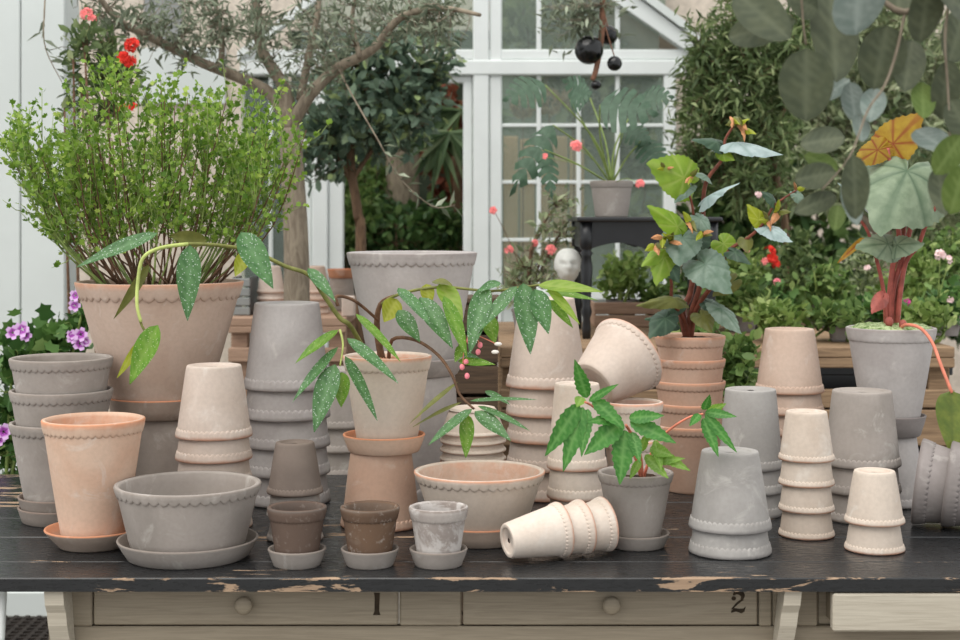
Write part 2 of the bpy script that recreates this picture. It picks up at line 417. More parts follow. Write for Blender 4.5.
# sloping barge board and roof slope behind it
bx0, bz0, bx1, bz1 = gx(553), gz(-40), gx(700), gz(60)
MB().prism([(bx0, bz0), (bx1, bz1), (bx1+.02, bz1+.055), (bx0+.05, bz0+.075)], hy-.02, hy+.09).build('barge_board', WHITE, gh)
MB().prism([(bx0+.055, bz0+.08), (bx1+.025, bz1+.06), (bx1+.035, bz1+.095), (bx0+.07, bz0+.115)], hy-.05, hy+.07).build('barge_board', OFFW, gh)
MB().prism([(-.03-1.1, gz(60)), (-.03-1.1, gz(52)), (-.03, gz(-130)), (.0, gz(-130)), (0, gz(-122))], hy-.02, hy+.07).build('barge_board', WHITE, gh)
MB().prism([(bx0-.02, bz0+.09), (bx1+.02, bz1+.075), (bx1+.03, bz1+.10), (bx0-.01, bz0+.13)], hy+.10, hy+1.9).build('roof_slope', PLASTER, gh)
# interior: back wall, side, floor-level planting, ceiling
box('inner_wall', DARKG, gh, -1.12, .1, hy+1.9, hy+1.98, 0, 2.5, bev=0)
box('inner_wall', GREENW, gh, .1, 1.1, hy+1.9, hy+1.98, 0, 3, bev=0)  # lighter stretch of the wall, painted to brighten the interior behind the panes
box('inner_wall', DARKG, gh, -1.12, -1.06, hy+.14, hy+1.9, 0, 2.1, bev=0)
for i in range(5):
    x = gx(506)+i*.085
    tag(box('timber_board', TANW, None, x, x+.075, hy+.72, hy+.75, 0, gz(128)-(i % 3)*.015, bev=.004), 'upright tan timber board leaning in a row behind the glazing', 'board', 'boards behind the glass')

# ------------------------------------------------------------------ work table
wt = empty('potting_table', (0, .4, 0)); tag(wt, 'long worn black topped potting table with cream drawers', 'table')
TX0, TX1, TTH = -1.16, 1.2, .023
def plank(y0, y1, zt):
    nx = 60; bev = .002
    V = []; F = []; E = []
    prof = [(y0, TT-TTH), (y0, zt-bev-.001), (y0+bev, zt), (y1-bev, zt), (y1, zt-bev), (y1, TT-TTH)]
    em = [1, 1, 1, .6, .6, 0]
    prof = [(y0, TT-TTH), (y0, TT-TTH+.004), (y0, zt-.006), (y0, zt-bev), (y0+bev, zt), (y0+.012, zt), (y1-.010, zt), (y1-bev, zt), (y1, zt-bev), (y1, TT-TTH)]
    fr = 1.0 if y0 < .01 else .9
    em = [1*fr, .75*fr, .05*fr, 1*fr, 1*fr, 0 if y0 < .3 else .45, 0 if y0 < .3 else .45, .9, .9, 0]
    m = len(prof)
    for i in range(nx+1):
        x = TX0+(TX1-TX0)*i/nx
        for (y, z), e in zip(prof, em): V.append((x, y, z)); E.append(e)
    for i in range(nx):
        for k in range(m): a = i*m+k; b = i*m+(k+1) % m; F.append((a, a+m, b+m, b))
    F.append(tuple(range(m))); F.append(tuple(nx*m+k for k in reversed(range(m))))
    return mesh('board', V, F, False, {'edge': E})
ys = [0, .118, .318, .495, .66, .83, 1.0]
for i in range(6):
    obj('board', plank(ys[i]+(.0012 if i else 0), ys[i+1]-.0012, TT-(.0005 if i % 2 else 0)), BLACKP, wt)
DA = 2.56; ay = CAMY+DA                       # apron front
def tb(name, mat, px0, px1, py0, py1, dy=0.0, th=.02, parent=wt, bev=.0025):
    return box(name, mat, parent, X(px0, DA), X(px1, DA), ay+dy, ay+dy+th, Z(py1, DA), min(TT-TTH, Z(py0, DA)), bev=bev)
AT = 588
tb('rail', CREAMW, 48, 1040, 627, 668, dy=.002, th=.022)
tb('stile', CREAMW, 64, 92, AT, 626.5); tb('panel', CREAMW, 399.5, 461.5, AT, 626.5, dy=.003)
tb('stile', CREAMW, 759, 772, AT, 626.5); tb('panel', CREAMW, 773, 818, AT, 626.5, dy=.002); tb('panel', CREAMW, 819, 1040, AT, 626.5, dy=.012)
def drawer(px0, px1, kx):
    d = tb('drawer', CREAMW, px0, px1, AT, 625, dy=-.001, th=.02)
    x, z = X(kx, DA), Z(603.5, DA)
    kb = MB().lathe([(.0, -.022), (.010, -.0215), (.0148, -.018), (.0155, -.013), (.013, -.008), (.008, -.004), (.008, 0)], 20)
    kb.v = [(a+x, c+ay-.001, -b+z) for a, b, c in kb.v]
    kb.build('knob', CREAMW, d, True); return d
d1 = drawer(93.5, 398, 245); d2 = drawer(463, 757.5, 611)
def ink(poly_list, par):
    m = MB()
    for pl in poly_list: m.prism([(X(a, DA), Z(b, DA)) for a, b in pl], ay-.0018, ay-.0008)
    return m.build('painted_number', INK, par)
ink([[(374, 592.5), (380, 592.5), (379.6, 597), (379.2, 611), (380.5, 614.8), (373, 614.8), (374.6, 611), (374.8, 597)]], d1)
two = []
def arc(cx, cy, rx, ry, a0, a1, w0, w1, n=10):
    o, i = [], []
    for k in range(n+1):
        a = math.radians(a0+(a1-a0)*k/n); w = w0+(w1-w0)*math.sin(PI*k/n)
        o.append((cx+(rx+w/2)*math.cos(a), cy-(ry+w/2)*math.sin(a))); i.append((cx+(rx-w/2)*math.cos(a), cy-(ry-w/2)*math.sin(a)))
    for k in range(n): two.append([o[k], o[k+1], i[k+1], i[k]])
arc(738, 596.2, 4.6, 4.2, 165, -50, 1.6, 5.0)
for k in range(6):
    t0, t1 = k/6, (k+1)/6
    f = lambda t: (742.2-10.5*t**.8, 599.5+9.5*t); w = lambda t: 1.9-1.1*t
    (xa, ya), (xb, yb) = f(t0), f(t1)
    two.append([(xa-w(t0), ya), (xa+w(t0), ya), (xb+w(t1), yb), (xb-w(t1), yb)])
two.append([(731, 610.6), (734, 607.8), (739, 608.6), (743.2, 608.4), (745.6, 606.2), (744.2, 611.6), (741, 613), (736, 611.2), (731, 612.6)])
ball = [(733.6+2.4*math.cos(k*PI/4), 598.2+2.2*math.sin(k*PI/4)) for k in range(8)]; two.append(ball)
ink(two, d2)
# pulled-out drawer at the right: its front is a box of its own
pd = box('drawer', CREAMB, wt, X(833, 2.50), X(990, 2.50), 0.0, .022, Z(632, 2.50), TT-TTH-.003, bev=.003)
box('drawer_side', CREAMW, pd, X(836, 2.50), X(842, 2.50), .022, .3, Z(629, 2.5), TT-TTH-.012)
box('drawer_bottom', DARKW, pd, X(842, 2.50), X(985, 2.50), .022, .3, Z(629, 2.5), Z(627, 2.5))
def bracket(px0, px1, lean):
    br = empty('bracket', (0, 0, 0)); br.parent = wt; br.matrix_parent_inverse = Matrix.Translation(-Vector(wt.location))
    x0, x1 = X(px0, 2.52), X(px1, 2.52); yb = ay-.001
    pts = [(yb, TT-TTH), (.008, TT-TTH), (.008, .752), (.016, .738), (.018, .715), (.026, .69), (.045, .655), (yb, .62)]
    m = MB(); n = len(pts)
    m.v = [(x0+lean*(TT-z)/.12*1.0, y, z) for y, z in pts]+[(x1+lean*(TT-z)/.12, y, z) for y, z in pts]
    m.f = [tuple(range(n)), tuple(range(2*n-1, n-1, -1))]+[(i, n+i, n+(i+1) % n, (i+1) % n) for i in range(n)]
    m.build('bracket_arm', CREAMB, br)
    return br
bracket(45, 64, .008); bracket(785, 802, -.013)
for x0 in (-.735, 1.05):
    for y0 in (ay+.024, .88): box('leg', CREAMW, wt, x0, x0+.055, y0, y0+.055, 0, TT-TTH, bev=.004)
box('end_panel', CREAMW, wt, X(48, DA), X(48, DA)+.02, ay+.08, .88, .62, TT-TTH)
box('back_rail', CREAMW, wt, -.68, 1.05, .90, .92, .66, TT-TTH)
# floor mat seen under the table at the left
fm = empty('rubber_mat', (-1.8, 2.35, 0)); tag(fm, 'dark perforated rubber mat on the floor below the white wall', 'mat')
box('mat_border', MATM, fm, -2.35, -1.25, 2.0, 2.03, .0, .012)
m = MB()
for i in range(27): m.box(-2.3+i*.04, -2.285+i*.04, 2.03, 2.72, 0.002, .012)
for j in range(17): m.box(-2.3, -1.25, 2.04+j*.04, 2.05+j*.04, 0.003, .013)
mo = m.build('mat_grid', MATM, fm); mo['kind'] = 'stuff'

# ------------------------------------------------------------------ clay pots
POTC = {}
def pot_meshes(rt, rb, h, wall, band=.135, wave=1.0):
    key = tuple(round(v, 4) for v in (rt, rb, h, wall, band, wave))
    if key in POTC: return POTC[key]
    col = .0008+.011*rt; lipr = rt-col; seg = 72
    zb = h*(1-band)
    k = (lipr-rb)/h
    def rad(z):                               # slightly rounded shoulder near the base
        t = z/h; return rb+(lipr-rb)*(t**.92)
    rows = [(rb*.14, wall+.0005), (rb*.14+.0004, .0036), (rb*.16, .0032), (rb*.70, .0030), (rb*.735, .0022), (rb*.76, .0004), (rb*.80, 0), (rb-.0022, 0), (rb-.0008, .0003), (rb-.0001, .0014), (rad(.003), .003), (rad(.006), .006)]
    for t in np.linspace(.08, .985, 9): rows.append((rad(h*t), h*t))
    nout = len(rows)
    rows += [(lipr-.0006, h-.0015), (lipr-wall*.35, h), (lipr-wall*.75, h-.0012), (rad(h*.97)-wall, h*.965)]
    for t in np.linspace(.85, .12, 6): rows.append((max(.004, rad(h*t)-wall), h*t))
    rows += [(max(.003, rb-wall*1.3), wall+.0005), (rb*.14, wall+.0005)]
    V = []; F = []; A = []
    for i, (r, z) in enumerate(rows):
        for s in range(seg):
            a = 2*PI*s/seg; V.append((r*math.cos(a), r*math.sin(a), z))
            inn = i > nout+2
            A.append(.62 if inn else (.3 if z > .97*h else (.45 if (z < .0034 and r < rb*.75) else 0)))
    for i in range(len(rows)-1):
        for s in range(seg):
            a = i*seg+s; b = i*seg+(s+1) % seg; F.append((a, b, b+seg, a+seg))
    body = mesh('pot', V, F, True, {'rim': A})
    nsc = 44 if rt > .06 else 40; per = 6; n = nsc*per; swd = 2*PI*rt/nsc
    V = []; F = []; A = []
    amp = .36*swd*wave
    rr = [('top', h+.0002, -wall*.30), ('o', h-.001, -.0002), ('o', h-.003, .0010), ('f', .35, .0012), ('f', .8, .0004), ('e', .0012, 0), ('e', 0, -.0014), ('e', -.0002, -col-.001)]
    for kind, q, dr in rr:
        for s in range(n):
            a = 2*PI*s/n
            w = abs(math.sin(PI*s/per)); ze = zb-amp*(w**.75)+amp
            if kind == 'top': z = q; r = lipr+dr
            elif kind == 'o': z = q; r = rad(z)+col+dr
            elif kind == 'f': z = (h-.003)*(1-q)+(ze+.0012)*q; r = rad(z)+col+dr
            else: z = ze+q; r = rad(z)+col+dr
            V.append((r*math.cos(a), r*math.sin(a), z)); A.append(max(0, .9-(h-z)/(.12*h)) if kind != 'top' else .25)
    for i in range(len(rr)-1):
        for s in range(n):
            a = i*n+s; b = i*n+(s+1) % n; F.append((a+n, b+n, b, a))
    bandm = mesh('scalloped_band', V, F, True, {'rim': A})
    POTC[key] = (body, bandm); return POTC[key]
def pot(label, mat, M, dims, group=None, parent=None, cat='pot', name='clay_pot'):
    body, bm = pot_meshes(*dims)
    o = bpy.data.objects.new('pot' if parent is not None else name, body); C.objects.link(o)
    b = bpy.data.objects.new('scalloped_band', bm); C.objects.link(b)
    for ob, me in ((o, body), (b, bm)):
        if not me.materials: me.materials.append(None)
        ob.material_slots[0].link = 'OBJECT'; ob.material_slots[0].material = mat
    b.parent = o
    if parent is not None:
        o.parent = parent; o.matrix_local = Matrix.Translation(-Vector(parent.location)) @ M
    else:
        o.matrix_world = M; tag(o, label, cat, group)
    return o
FLIP = Matrix.Rotation(PI, 4, 'X')
ORD = {1: [''], 2: ['upper', 'lower'], 3: ['topmost', 'middle', 'lowest'], 4: ['topmost', 'second from top', 'third from top', 'lowest'],
       5: ['topmost', 'second from top', 'third from top', 'fourth from top', 'lowest'],
       6: ['topmost', 'second from top', 'third from top', 'fourth from top', 'fifth from top', 'lowest']}
def inv_stack(cx, half, rims, top, tophalf, mat, colour, place, mats=None, wall=None, band=.135, group=None):
    base = rims[-1]; Df = Dtab(base)
    D = Df/(1-half/FPX); r = half/FPX*D; rb = tophalf/FPX*D
    zt = Z(top, D-rb*.8); zr = [Z(y, D-r*.9) for y in rims]; zr = [z-zr[-1]+TT for z in zr]
    h = zt-zr[0]-(Z(base, D-r*.9)-TT)*0
    s = min([zr[i]-zr[i+1] for i in range(len(zr)-1)] or [.05])
    if wall is None: wall = max(.0025, min(.006, .8*(r-.003-rb)/h*s))
    for i, z in enumerate(zr):
        M = Matrix.Translation((X(cx, D), CAMY+D, z+h)) @ Matrix.Rotation(random.uniform(0, 6), 4, 'Z') @ FLIP
        lab = f"{colour} clay pot, {ORD[len(zr)][i]} of the upturned stack {place}"
        pot(lab, (mats or [mat]*len(zr))[i], M, (r, rb, h, wall, band), group or f"upturned pots {place}")
    return D
def up_stack(cx, D, half, rims, basehalf, z0, mat, colour, place, first=0, wall=None, group=None, skip=(), band=.135):
    r = half/FPX*D; rb = basehalf/FPX*D
    zr = [Z(y, D) for y in rims]; h = zr[-1]-z0
    s = min([zr[i]-zr[i+1] for i in range(len(zr)-1)] or [.05])
    if wall is None: wall = max(.0025, min(.006, .8*(r-.003-rb)/h*s))
    for i, z in enumerate(zr):
        if i in skip: continue
        M = Matrix.Translation((X(cx, D), CAMY+D, z-h)) @ Matrix.Rotation(random.uniform(0, 6), 4, 'Z')
        pot(f"{colour} clay pot, {ORD[len(zr)][i]} of the upright nested stack {place}", mat, M, (r, rb, h, wall, band), group or f"upright nested pots {place}")
    return r, rb, h, zr, wall
def saucer_mesh(r, rb, h, wall=.005):
    key = ('s',)+tuple(round(v, 4) for v in (r, rb, h, wall))
    if key in POTC: return POTC[key]
    rows = [(.0001, 0), (rb*.97, 0), (rb, .002), (rb+(r-rb)*.5, h*.48), (r-.0008, h-.004), (r, h-.002), (r-.001, h-.0003), (r-wall*.5, h), (r-wall, h-.0015), (rb+(r-rb)*.5-wall, h*.5), (rb-wall, .0062), (.0001, .006)]
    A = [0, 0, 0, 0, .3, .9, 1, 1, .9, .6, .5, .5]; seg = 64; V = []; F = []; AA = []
    for (q, z), a0 in zip(rows, A):
        for s in range(seg):
            a = 2*PI*s/seg; V.append((q*math.cos(a), q*math.sin(a), z)); AA.append(a0)
    for i in range(len(rows)-1):
        for s in range(seg):
            a = i*seg+s; b = i*seg+(s+1) % seg; F.append((a, b, b+seg, a+seg))
    POTC[key] = mesh('saucer', V, F, True, {'rim': AA}); return POTC[key]
def saucer(label, mat, x, D, z, r, rb, h, group=None):
    o = bpy.data.objects.new('clay_saucer', saucer_mesh(r, rb, h)); C.objects.link(o); o.location = (x, CAMY+D, z)
    if not o.data.materials: o.data.materials.append(None)
    o.material_slots[0].link = 'OBJECT'; o.material_slots[0].material = mat
    return tag(o, label, 'saucer', group)
def T(x, D, z): return Matrix.Translation((x, CAMY+D, z)) @ Matrix.Rotation(random.uniform(0, 6), 4, 'Z')

# grey nested stack at the left end, on two saucers
D = 2.975; x = X(61.5, D)
for i in range(2): saucer(f"taupe clay saucer, {['lower', 'upper'][i]} of two under the grey nested stack", TAUPE, x, D, TT+i*.021, .084, .0755, .030, 'saucers under grey stack')
up_stack(61.5, D, 50.5, [357, 389, 421], 34, TT+.0277, GREY, 'grey', 'beside the white wall')
# peach pot and saucer
D = 2.748; x = X(93.5, D); saucer('orange rimmed clay saucer under the tall peach pot', TAUPEP, x, D, TT, .088, .062, .034)
pot('tall pale peach clay pot with orange rim standing in its saucer', PEACH, T(x, D, TT+.0065), (.0925, .055, .2265, .007, .115))
# wide grey bowl and saucer
D = 2.66; x = X(188, D); saucer('wide grey clay saucer under the shallow grey bowl', GREY, x, D, TT, .124, .106, .034)
pot('shallow wide grey clay bowl with scalloped edge in a saucer', GREY, T(x, D, TT+.0065), (.1285, .096, .124, .008, .165), cat='bowl', name='clay_bowl')
# pale stack behind the bowl
inv_stack(214, 38, [442, 465, 488, 511, 534], 367, 27, ROSE, 'pale rose', 'behind the wide grey bowl')
# tall grey stack
inv_stack(287, 43, [393, 423, 452, 480, 509], 304, 32, LILAC_LIT, 'large grey', 'beside the big bushy pot', wall=.005)
# small brown stack
inv_stack(295, 28, [498, 521, 545], 444, 19, BROWN, 'small brown', 'behind the little brown pots', mats=[UMBER, GREY, GREY], band=.14)
# three small pots in front
D = 2.595
for cxp, mt, nm in ((297, BROWN, 'dark brown'), (370, RUST, 'rusty brown'), (438.5, CHALK, 'chalky white weathered')):
    x = X(cxp, D)
    saucer(f"little grey clay saucer under the {nm} small pot", GREY, x, D, TT, .0505, .041, .030)
    pot(f"small {nm} clay pot standing in a grey saucer", mt, T(x, D, TT+.0065), (.0510, .035, .0955, .006, .24, .6))
# low peach bowl and saucer
D = 2.80; x = X(479.5, D); saucer('orange rimmed clay saucer under the low beige bowl', TAUPEP, x, D, TT, .094, .086, .034)
pot('low wide beige clay bowl with peach interior in a saucer', BEIGE, T(x, D, TT+.0065), (.1225, .079, .1225, .007, .17), cat='bowl', name='clay_bowl')
# stack of shallow upturned bowls behind
D = 3.02; x = X(473, D)
bz = Z(464, D-.06)
pot('cream clay pot under a pile of shallow upturned bowls', CREAM, T(x, D, TT), (.066, .045, bz-TT-.001, .006))
for i in range(4):
    M = Matrix.Translation((x, CAMY+D, bz+(3-i)*.0175+.052)) @ FLIP
    pot(f"shallow cream clay bowl, {ORD[4][i]} of the upturned pile behind the beige bowl", CREAM, M, (.067, .045, .052, .0035, .16, .3), 'upturned shallow bowls', cat='bowl', name='clay_bowl')
# tall stacks centre right
inv_stack(547, 41, [391, 419.5, 446, 474, 503], 299, 27, ROSE, 'large pale rose', 'behind the leaning pot', wall=.005)
inv_stack(577, 30, [473, 503, 533], 385, 22, CREAM, 'narrow cream', 'under the leaning pot')
r16 = up_stack(633.5, 2.97, 29.5, [401, 438], 20, TT, CREAM, 'cream', 'under the leaning pot', band=.13)
# leaning pot resting on the two
bc = P(593, 385, 2.985); dr = Vector((.66, .58, .47)).normalized()
q = dr.to_track_quat('Z', 'Y').to_matrix().to_4x4()
pot('pale rose clay pot tipped over, leaning on two other pots', ROSE, Matrix.Translation(bc) @ q, (.085, .049, .118, .006, .13))
# right hand stacks
inv_stack(750.5, 32.5, [473, 497, 520], 391, 25, COOL, 'grey', 'behind the front grey pair', band=.13)
inv_stack(730, 41, [536, 561], 454, 28, COOL, 'cool grey', 'at the table front', band=.15)
inv_stack(806.5, 27.5, [464, 489, 515, 541], 413, 20, BEIGE, 'small beige', 'of four slim pots')
inv_stack(874.5, 29.5, [528, 556], 473, 20, BEIGE, 'small beige', 'of two by the table edge')
inv_stack(862, 38, [471, 498, 526], 393, 29, GREY, 'wide grey', 'below the broad leaved begonia', band=.13)
inv_stack(789.5, 34, [396, 417, 438, 460, 482, 505], 330, 24, SAND, 'pale pink', 'beside the wooden bench')
# lying stacks
def lying(label_f, mat, base_xy, yaw, dims, s, n, group, flip=False):
    rt, rb, h, wall, band = dims
    al = math.atan2(rt-rb, h)-.065; kk = (rt-.0008-.011*rt-rb)/h
    d = Vector((math.cos(yaw)*math.cos(al), math.sin(yaw)*math.cos(al), math.sin(al)))
    dn = Vector((math.cos(yaw)*math.sin(al), math.sin(yaw)*math.sin(al), -math.cos(al)))
    q = d.to_track_quat('Z', 'Y').to_matrix().to_4x4()
    z0 = TT+rt*math.cos(al)-h*math.sin(al)+.002
    for i in range(n):
        p = Vector((*base_xy, z0))+d*s*i+dn*max(0, kk*s-wall)*.85*i
        pot(label_f(i), mat, Matrix.Translation(p) @ q, dims, group)
b18 = P(507, 548, 2.605)
lying(lambda i: f"cream clay pot lying on its side, {['outermost', 'middle', 'innermost'][i]} of three nested by the table edge", CREAM, (b18.x, b18.y), math.radians(24), (.0485, .030, .108, .003, .15), .044, 3, 'pots lying nested')
rc = X(918, 2.98)
lying(lambda i: f"slate grey clay pot lying on its side, {['outer', 'inner'][i]} of two nested pots", SLATE, (1.045, .36), math.radians(160), (.083, .054, .15, .004, .18), .055, 2, 'grey pots lying nested')

# ------------------------------------------------------------------ leaves and plants
def leaf_mesh(L, Wd, kind='lance', droop=.12, fold=.18, serr=0.0, ns=0, nl=12, nw=6, wavy=0.0, seed=0):
    V = []; F = []; ve = []; rv = []
    rnd = random.Random(seed)
    ph = rnd.uniform(0, 6)
    for i in range(nl+1):
        u = i/nl
        if kind == 'lance': w = math.sin(PI*u**.72)**.85*(1-.15*u)
        elif kind == 'oval': w = math.sin(PI*(u**.9))**.55
        elif kind == 'cord': w = max(0, (math.sin(PI*min(1, (u*.93+.07))**.62))**.8)
        elif kind == 'drop': w = math.sin(PI*u**.55)**.8
        elif kind == 'wing': w = math.sin(PI*u**.6)**.8
        if u in (0, 1): w = .02
        s = 1+serr*((u*ns) % 1.0-.5)*2 if ns and 0 < i < nl else 1
        for j in range(nw+1):
            v = -1+2*j/nw; av = abs(v)
            y = v*w*Wd/2*(s if av > .9 else 1)
            x = u*L
            if kind == 'cord': x += -L*.26*(av**1.6)*max(0, 1-u*1.8)
            if kind == 'wing': x += -L*.18*(av**2)*max(0, 1-u*2)*(1 if v > 0 else .3)
            z = fold*av*w*Wd/2 - droop*L*u*u
            vv = ((u*6+av*1.6*(w if kind != 'lance' else 1)) % 1.0)
            lat = max(0, 1-abs(vv-.5)*5) * (1-av*.3)
            z += -.02*Wd*lat + wavy*Wd*math.sin(u*9+ph+v*2)*av
            V.append((x, y, z)); ve.append(max(lat, max(0, 1-av*4))); rv.append(av)
    n = nw+1
    for i in range(nl):
        for j in range(nw):
            a = i*n+j; F.append((a, a+n, a+n+1, a+1))
    return mesh('leaf', V, F, True, {'vein': ve, 'rimv': rv})
def place_leaf(base, tip, up, Wd, kind, mat, parent, name='leaf', **kw):
    base = Vector(base); tip = Vector(tip); d = tip-base; L = d.length
    xax = d.normalized(); up = Vector(up); zax = (up-xax*up.dot(xax)).normalized(); yax = zax.cross(xax)
    M = Matrix((xax, yax, zax)).transposed().to_4x4(); M.translation = base-Vector(parent.location)
    me = leaf_mesh(L, Wd, kind, seed=random.randint(0, 9999), **kw)
    me.materials.append(mat)
    o = bpy.data.objects.new(name, me); C.objects.link(o); o.parent = parent; o.matrix_local = M
    return o
def polar_leaf(base, tip, up, Wd, mat, parent, dome=.18, rib=.028, attach=.2, serr=.03, name='leaf', twist=0.0):
    base = Vector(base); tip = Vector(tip); d = tip-base; at = base+d*attach; L = d.length*(1-attach)
    xax = d.normalized(); up = Vector(up); zax = (up-xax*up.dot(xax)).normalized(); yax = zax.cross(xax)
    M = Matrix((xax, yax, zax)).transposed().to_4x4(); M.translation = at-Vector(parent.location)
    ns, nr = 54, 7; V = [(0, 0, 0)]; ve = [1.0]; rv = [0.0]; F = []
    ka = [0, .05, .12, .25, .45, .65, .82, .93, 1.0]; kr = [1, .84, .71, .63, .60, .62, .62, .52, .14]
    wmax = max(np.interp(a, ka, kr)*math.sin(a*PI) for a in np.linspace(0, 1, 40)); sy = (Wd/2)/(wmax*L)
    ph = random.uniform(0, 6)
    for i in range(1, nr+1):
        f = i/nr
        for k in range(ns):
            th = -PI+2*PI*(k+.5)/ns; a = abs(th)/PI; R0 = np.interp(a, ka, kr)*L*f
            if i == nr: R0 *= 1+serr*(1 if k % 2 else -1)
            vn = max(0, 1-abs(((abs(th)/.42) % 1.0)-.5)*2*2.4*(.35+f)) if False else max(0.0, 1-abs(math.sin(th*3.5))*(.6+2.2*f))
            z = -dome*L*(f*f)*(1+.35*math.sin(th*2+ph)) - rib*L*vn*f + rib*.5*L*f*math.sin(th*9+ph)*f
            V.append((R0*math.cos(th), R0*math.sin(th)*sy, z)); ve.append(vn); rv.append(f)
    for k in range(ns-1): F.append((0, 1+k, 2+k))
    for i in range(nr-1):
        for k in range(ns-1):
            a = 1+i*ns+k; F.append((a, a+ns, a+ns+1, a+1))
    me = mesh(name, V, F, True, {'vein': ve, 'rimv': rv}); me.materials.append(mat)
    o = bpy.data.objects.new(name, me); C.objects.link(o); o.parent = parent; o.matrix_local = M
    return o
def stem(parent, pts, r0, r1, mat, name='stem', sides=7, sub=4):
    pts = smooth(pts, sub); n = len(pts)
    return MB().tube(pts, [r0+(r1-r0)*i/(n-1) for i in range(n)], sides).build(name, mat, parent, True)
def smooth(pts, sub=4):
    pts = [Vector(p) for p in pts]
    if len(pts) < 3: return [pts[0].lerp(pts[-1], i/sub) for i in range(sub+1)]
    out = []
    for i in range(len(pts)-1):
        p0 = pts[max(i-1, 0)]; p1 = pts[i]; p2 = pts[i+1]; p3 = pts[min(i+2, len(pts)-1)]
        for k in range(sub):
            t = k/sub
            out.append(.5*((2*p1)+(p2-p0)*t+(2*p0-5*p1+4*p2-p3)*t*t+(3*p1-p0-3*p2+p3)*t**3))
    out.append(pts[-1]); return out
def soil(parent, x, D, z, r, mat=SOIL):
    m = MB(); n = 5; seg = 28
    prof = [(r*i/n+.0003, .004*math.sin(i*2.1)+.006*(1-i/n)) for i in range(n, -1, -1)]
    m.lathe(prof, seg, (x, CAMY+D, z)); o = m.build('moss' if mat is MOSS else 'soil', mat, parent, True)
    for v in o.data.vertices: v.co.z += random.uniform(-.002, .003)
    return o
TPL_OVAL = (np.array([(0, 0, 0), (.28, .36, .06), (.68, .40, .04), (1, 0, -.08), (.68, -.40, .04), (.28, -.36, .06), (.5, 0, -.03)]), [(0, 6, 1), (1, 6, 2), (2, 6, 3), (3, 6, 4), (4, 6, 5), (5, 6, 0)])
TPL_LANCE = (np.array([(0, 0, 0), (.4, .5, .06), (1, 0, -.06), (.4, -.5, .06)]), [(0, 3, 2), (0, 2, 1)])
TPL_LOBE = (np.array([(0, 0, 0), (.15, .5, .08), (.5, .32, .02), (.72, .5, .07), (.8, .15, .0), (1, 0, .04), (.8, -.15, 0), (.72, -.5, .07), (.5, -.32, .02), (.15, -.5, .08)]),
            [(0, 2, 1), (0, 4, 2), (2, 4, 3), (0, 6, 4), (4, 6, 5), (0, 8, 6), (6, 8, 7), (0, 9, 8)])
TPL_BLADE = (np.array([(0, .15, 0), (0, -.15, 0), (.5, .5, .0), (.5, -.5, 0), (1, 0, -.25), (.5, 0, -.08)]), [(0, 1, 5), (0, 5, 2), (1, 3, 5), (2, 5, 4), (5, 3, 4)])
def foliage(name, Pt, Dr, Nr, L, Wd, tpl, mat, parent, rnd=None):
    Pt = np.asarray(Pt, float)-np.array(parent.location); Dr = np.asarray(Dr, float); Nr = np.asarray(Nr, float)
    n = len(Pt)
    Dr = Dr/np.linalg.norm(Dr, axis=1, keepdims=True)
    Nr = Nr-Dr*np.sum(Nr*Dr, axis=1, keepdims=True); Nr /= np.maximum(np.linalg.norm(Nr, axis=1, keepdims=True), 1e-6)
    Sd = np.cross(Nr, Dr)
    tv, tf = tpl; k = len(tv)
    L = np.broadcast_to(np.asarray(L, float), (n,)); Wd = np.broadcast_to(np.asarray(Wd, float), (n,))
    V = Pt[:, None]+Dr[:, None]*(tv[None, :, 0]*L[:, None])[..., None]+Sd[:, None]*(tv[None, :, 1]*Wd[:, None])[..., None]+Nr[:, None]*(tv[None, :, 2]*L[:, None])[..., None]
    V = V.reshape(-1, 3)
    tf = np.array(tf); F = (tf[None]+(np.arange(n)*k)[:, None, None]).reshape(-1, 3)
    me = bpy.data.meshes.new(name)
    me.vertices.add(len(V)); me.vertices.foreach_set('co', V.astype(np.float32).ravel())
    me.loops.add(F.size); me.loops.foreach_set('vertex_index', F.astype(np.int32).ravel())
    me.polygons.add(len(F)); me.polygons.foreach_set('loop_start', np.arange(0, F.size, 3, dtype=np.int32))
    me.update(calc_edges=True)
    if rnd is None: rnd = rng.random(n)
    at = me.attributes.new('rnd', 'FLOAT', 'POINT'); at.data.foreach_set('value', np.repeat(rnd, k).astype(np.float32))
    me.materials.append(mat)
    o = bpy.data.objects.new(name, me); C.objects.link(o); o.parent = parent; o['kind'] = 'stuff'
    return o
def twig_leaves(polys, per_m, L, mode='spread', start=.35, up=.3, jitter=.01, outw=.8):
    """leaf points along polylines -> P, D, N"""
    Pt, Dr, Nr = [], [], []
    for pl in polys:
        a = np.array([tuple(p) for p in pl]); seg = np.linalg.norm(np.diff(a, axis=0), axis=1); tot = seg.sum(); cum = np.concatenate([[0], np.cumsum(seg)])
        m = max(2, int(tot*(1-start)*per_m))
        for t in np.linspace(start, 1, m):
            s = t*tot; i = min(len(seg)-1, int(np.searchsorted(cum, s)-1)); i = max(i, 0)
            f = (s-cum[i])/max(seg[i], 1e-6); p = a[i]+(a[i+1]-a[i])*f; tg = (a[i+1]-a[i])/max(seg[i], 1e-6)
            r = rng.normal(size=3); r -= tg*r.dot(tg); r /= np.linalg.norm(r)
            Pt.append(p+rng.normal(size=3)*jitter); Dr.append(tg*.45+r*outw+np.array([0, 0, up]))
            Nr.append(np.array([0, 0, .8])+rng.normal(size=3)*.6)
    return np.array(Pt), np.array(Dr), np.array(Nr)
def twig(a, b, sag=0.0, n=5, wob=.02):
    a = Vector(a); b = Vector(b); out = []
    for i in range(n+1):
        t = i/n; p = a.lerp(b, t); p.z += sag*math.sin(PI*t)
        if 0 < i < n: p += Vector(rng.normal(size=3))*wob*(b-a).length
        out.append(p)
    return out
ZMIN = -9
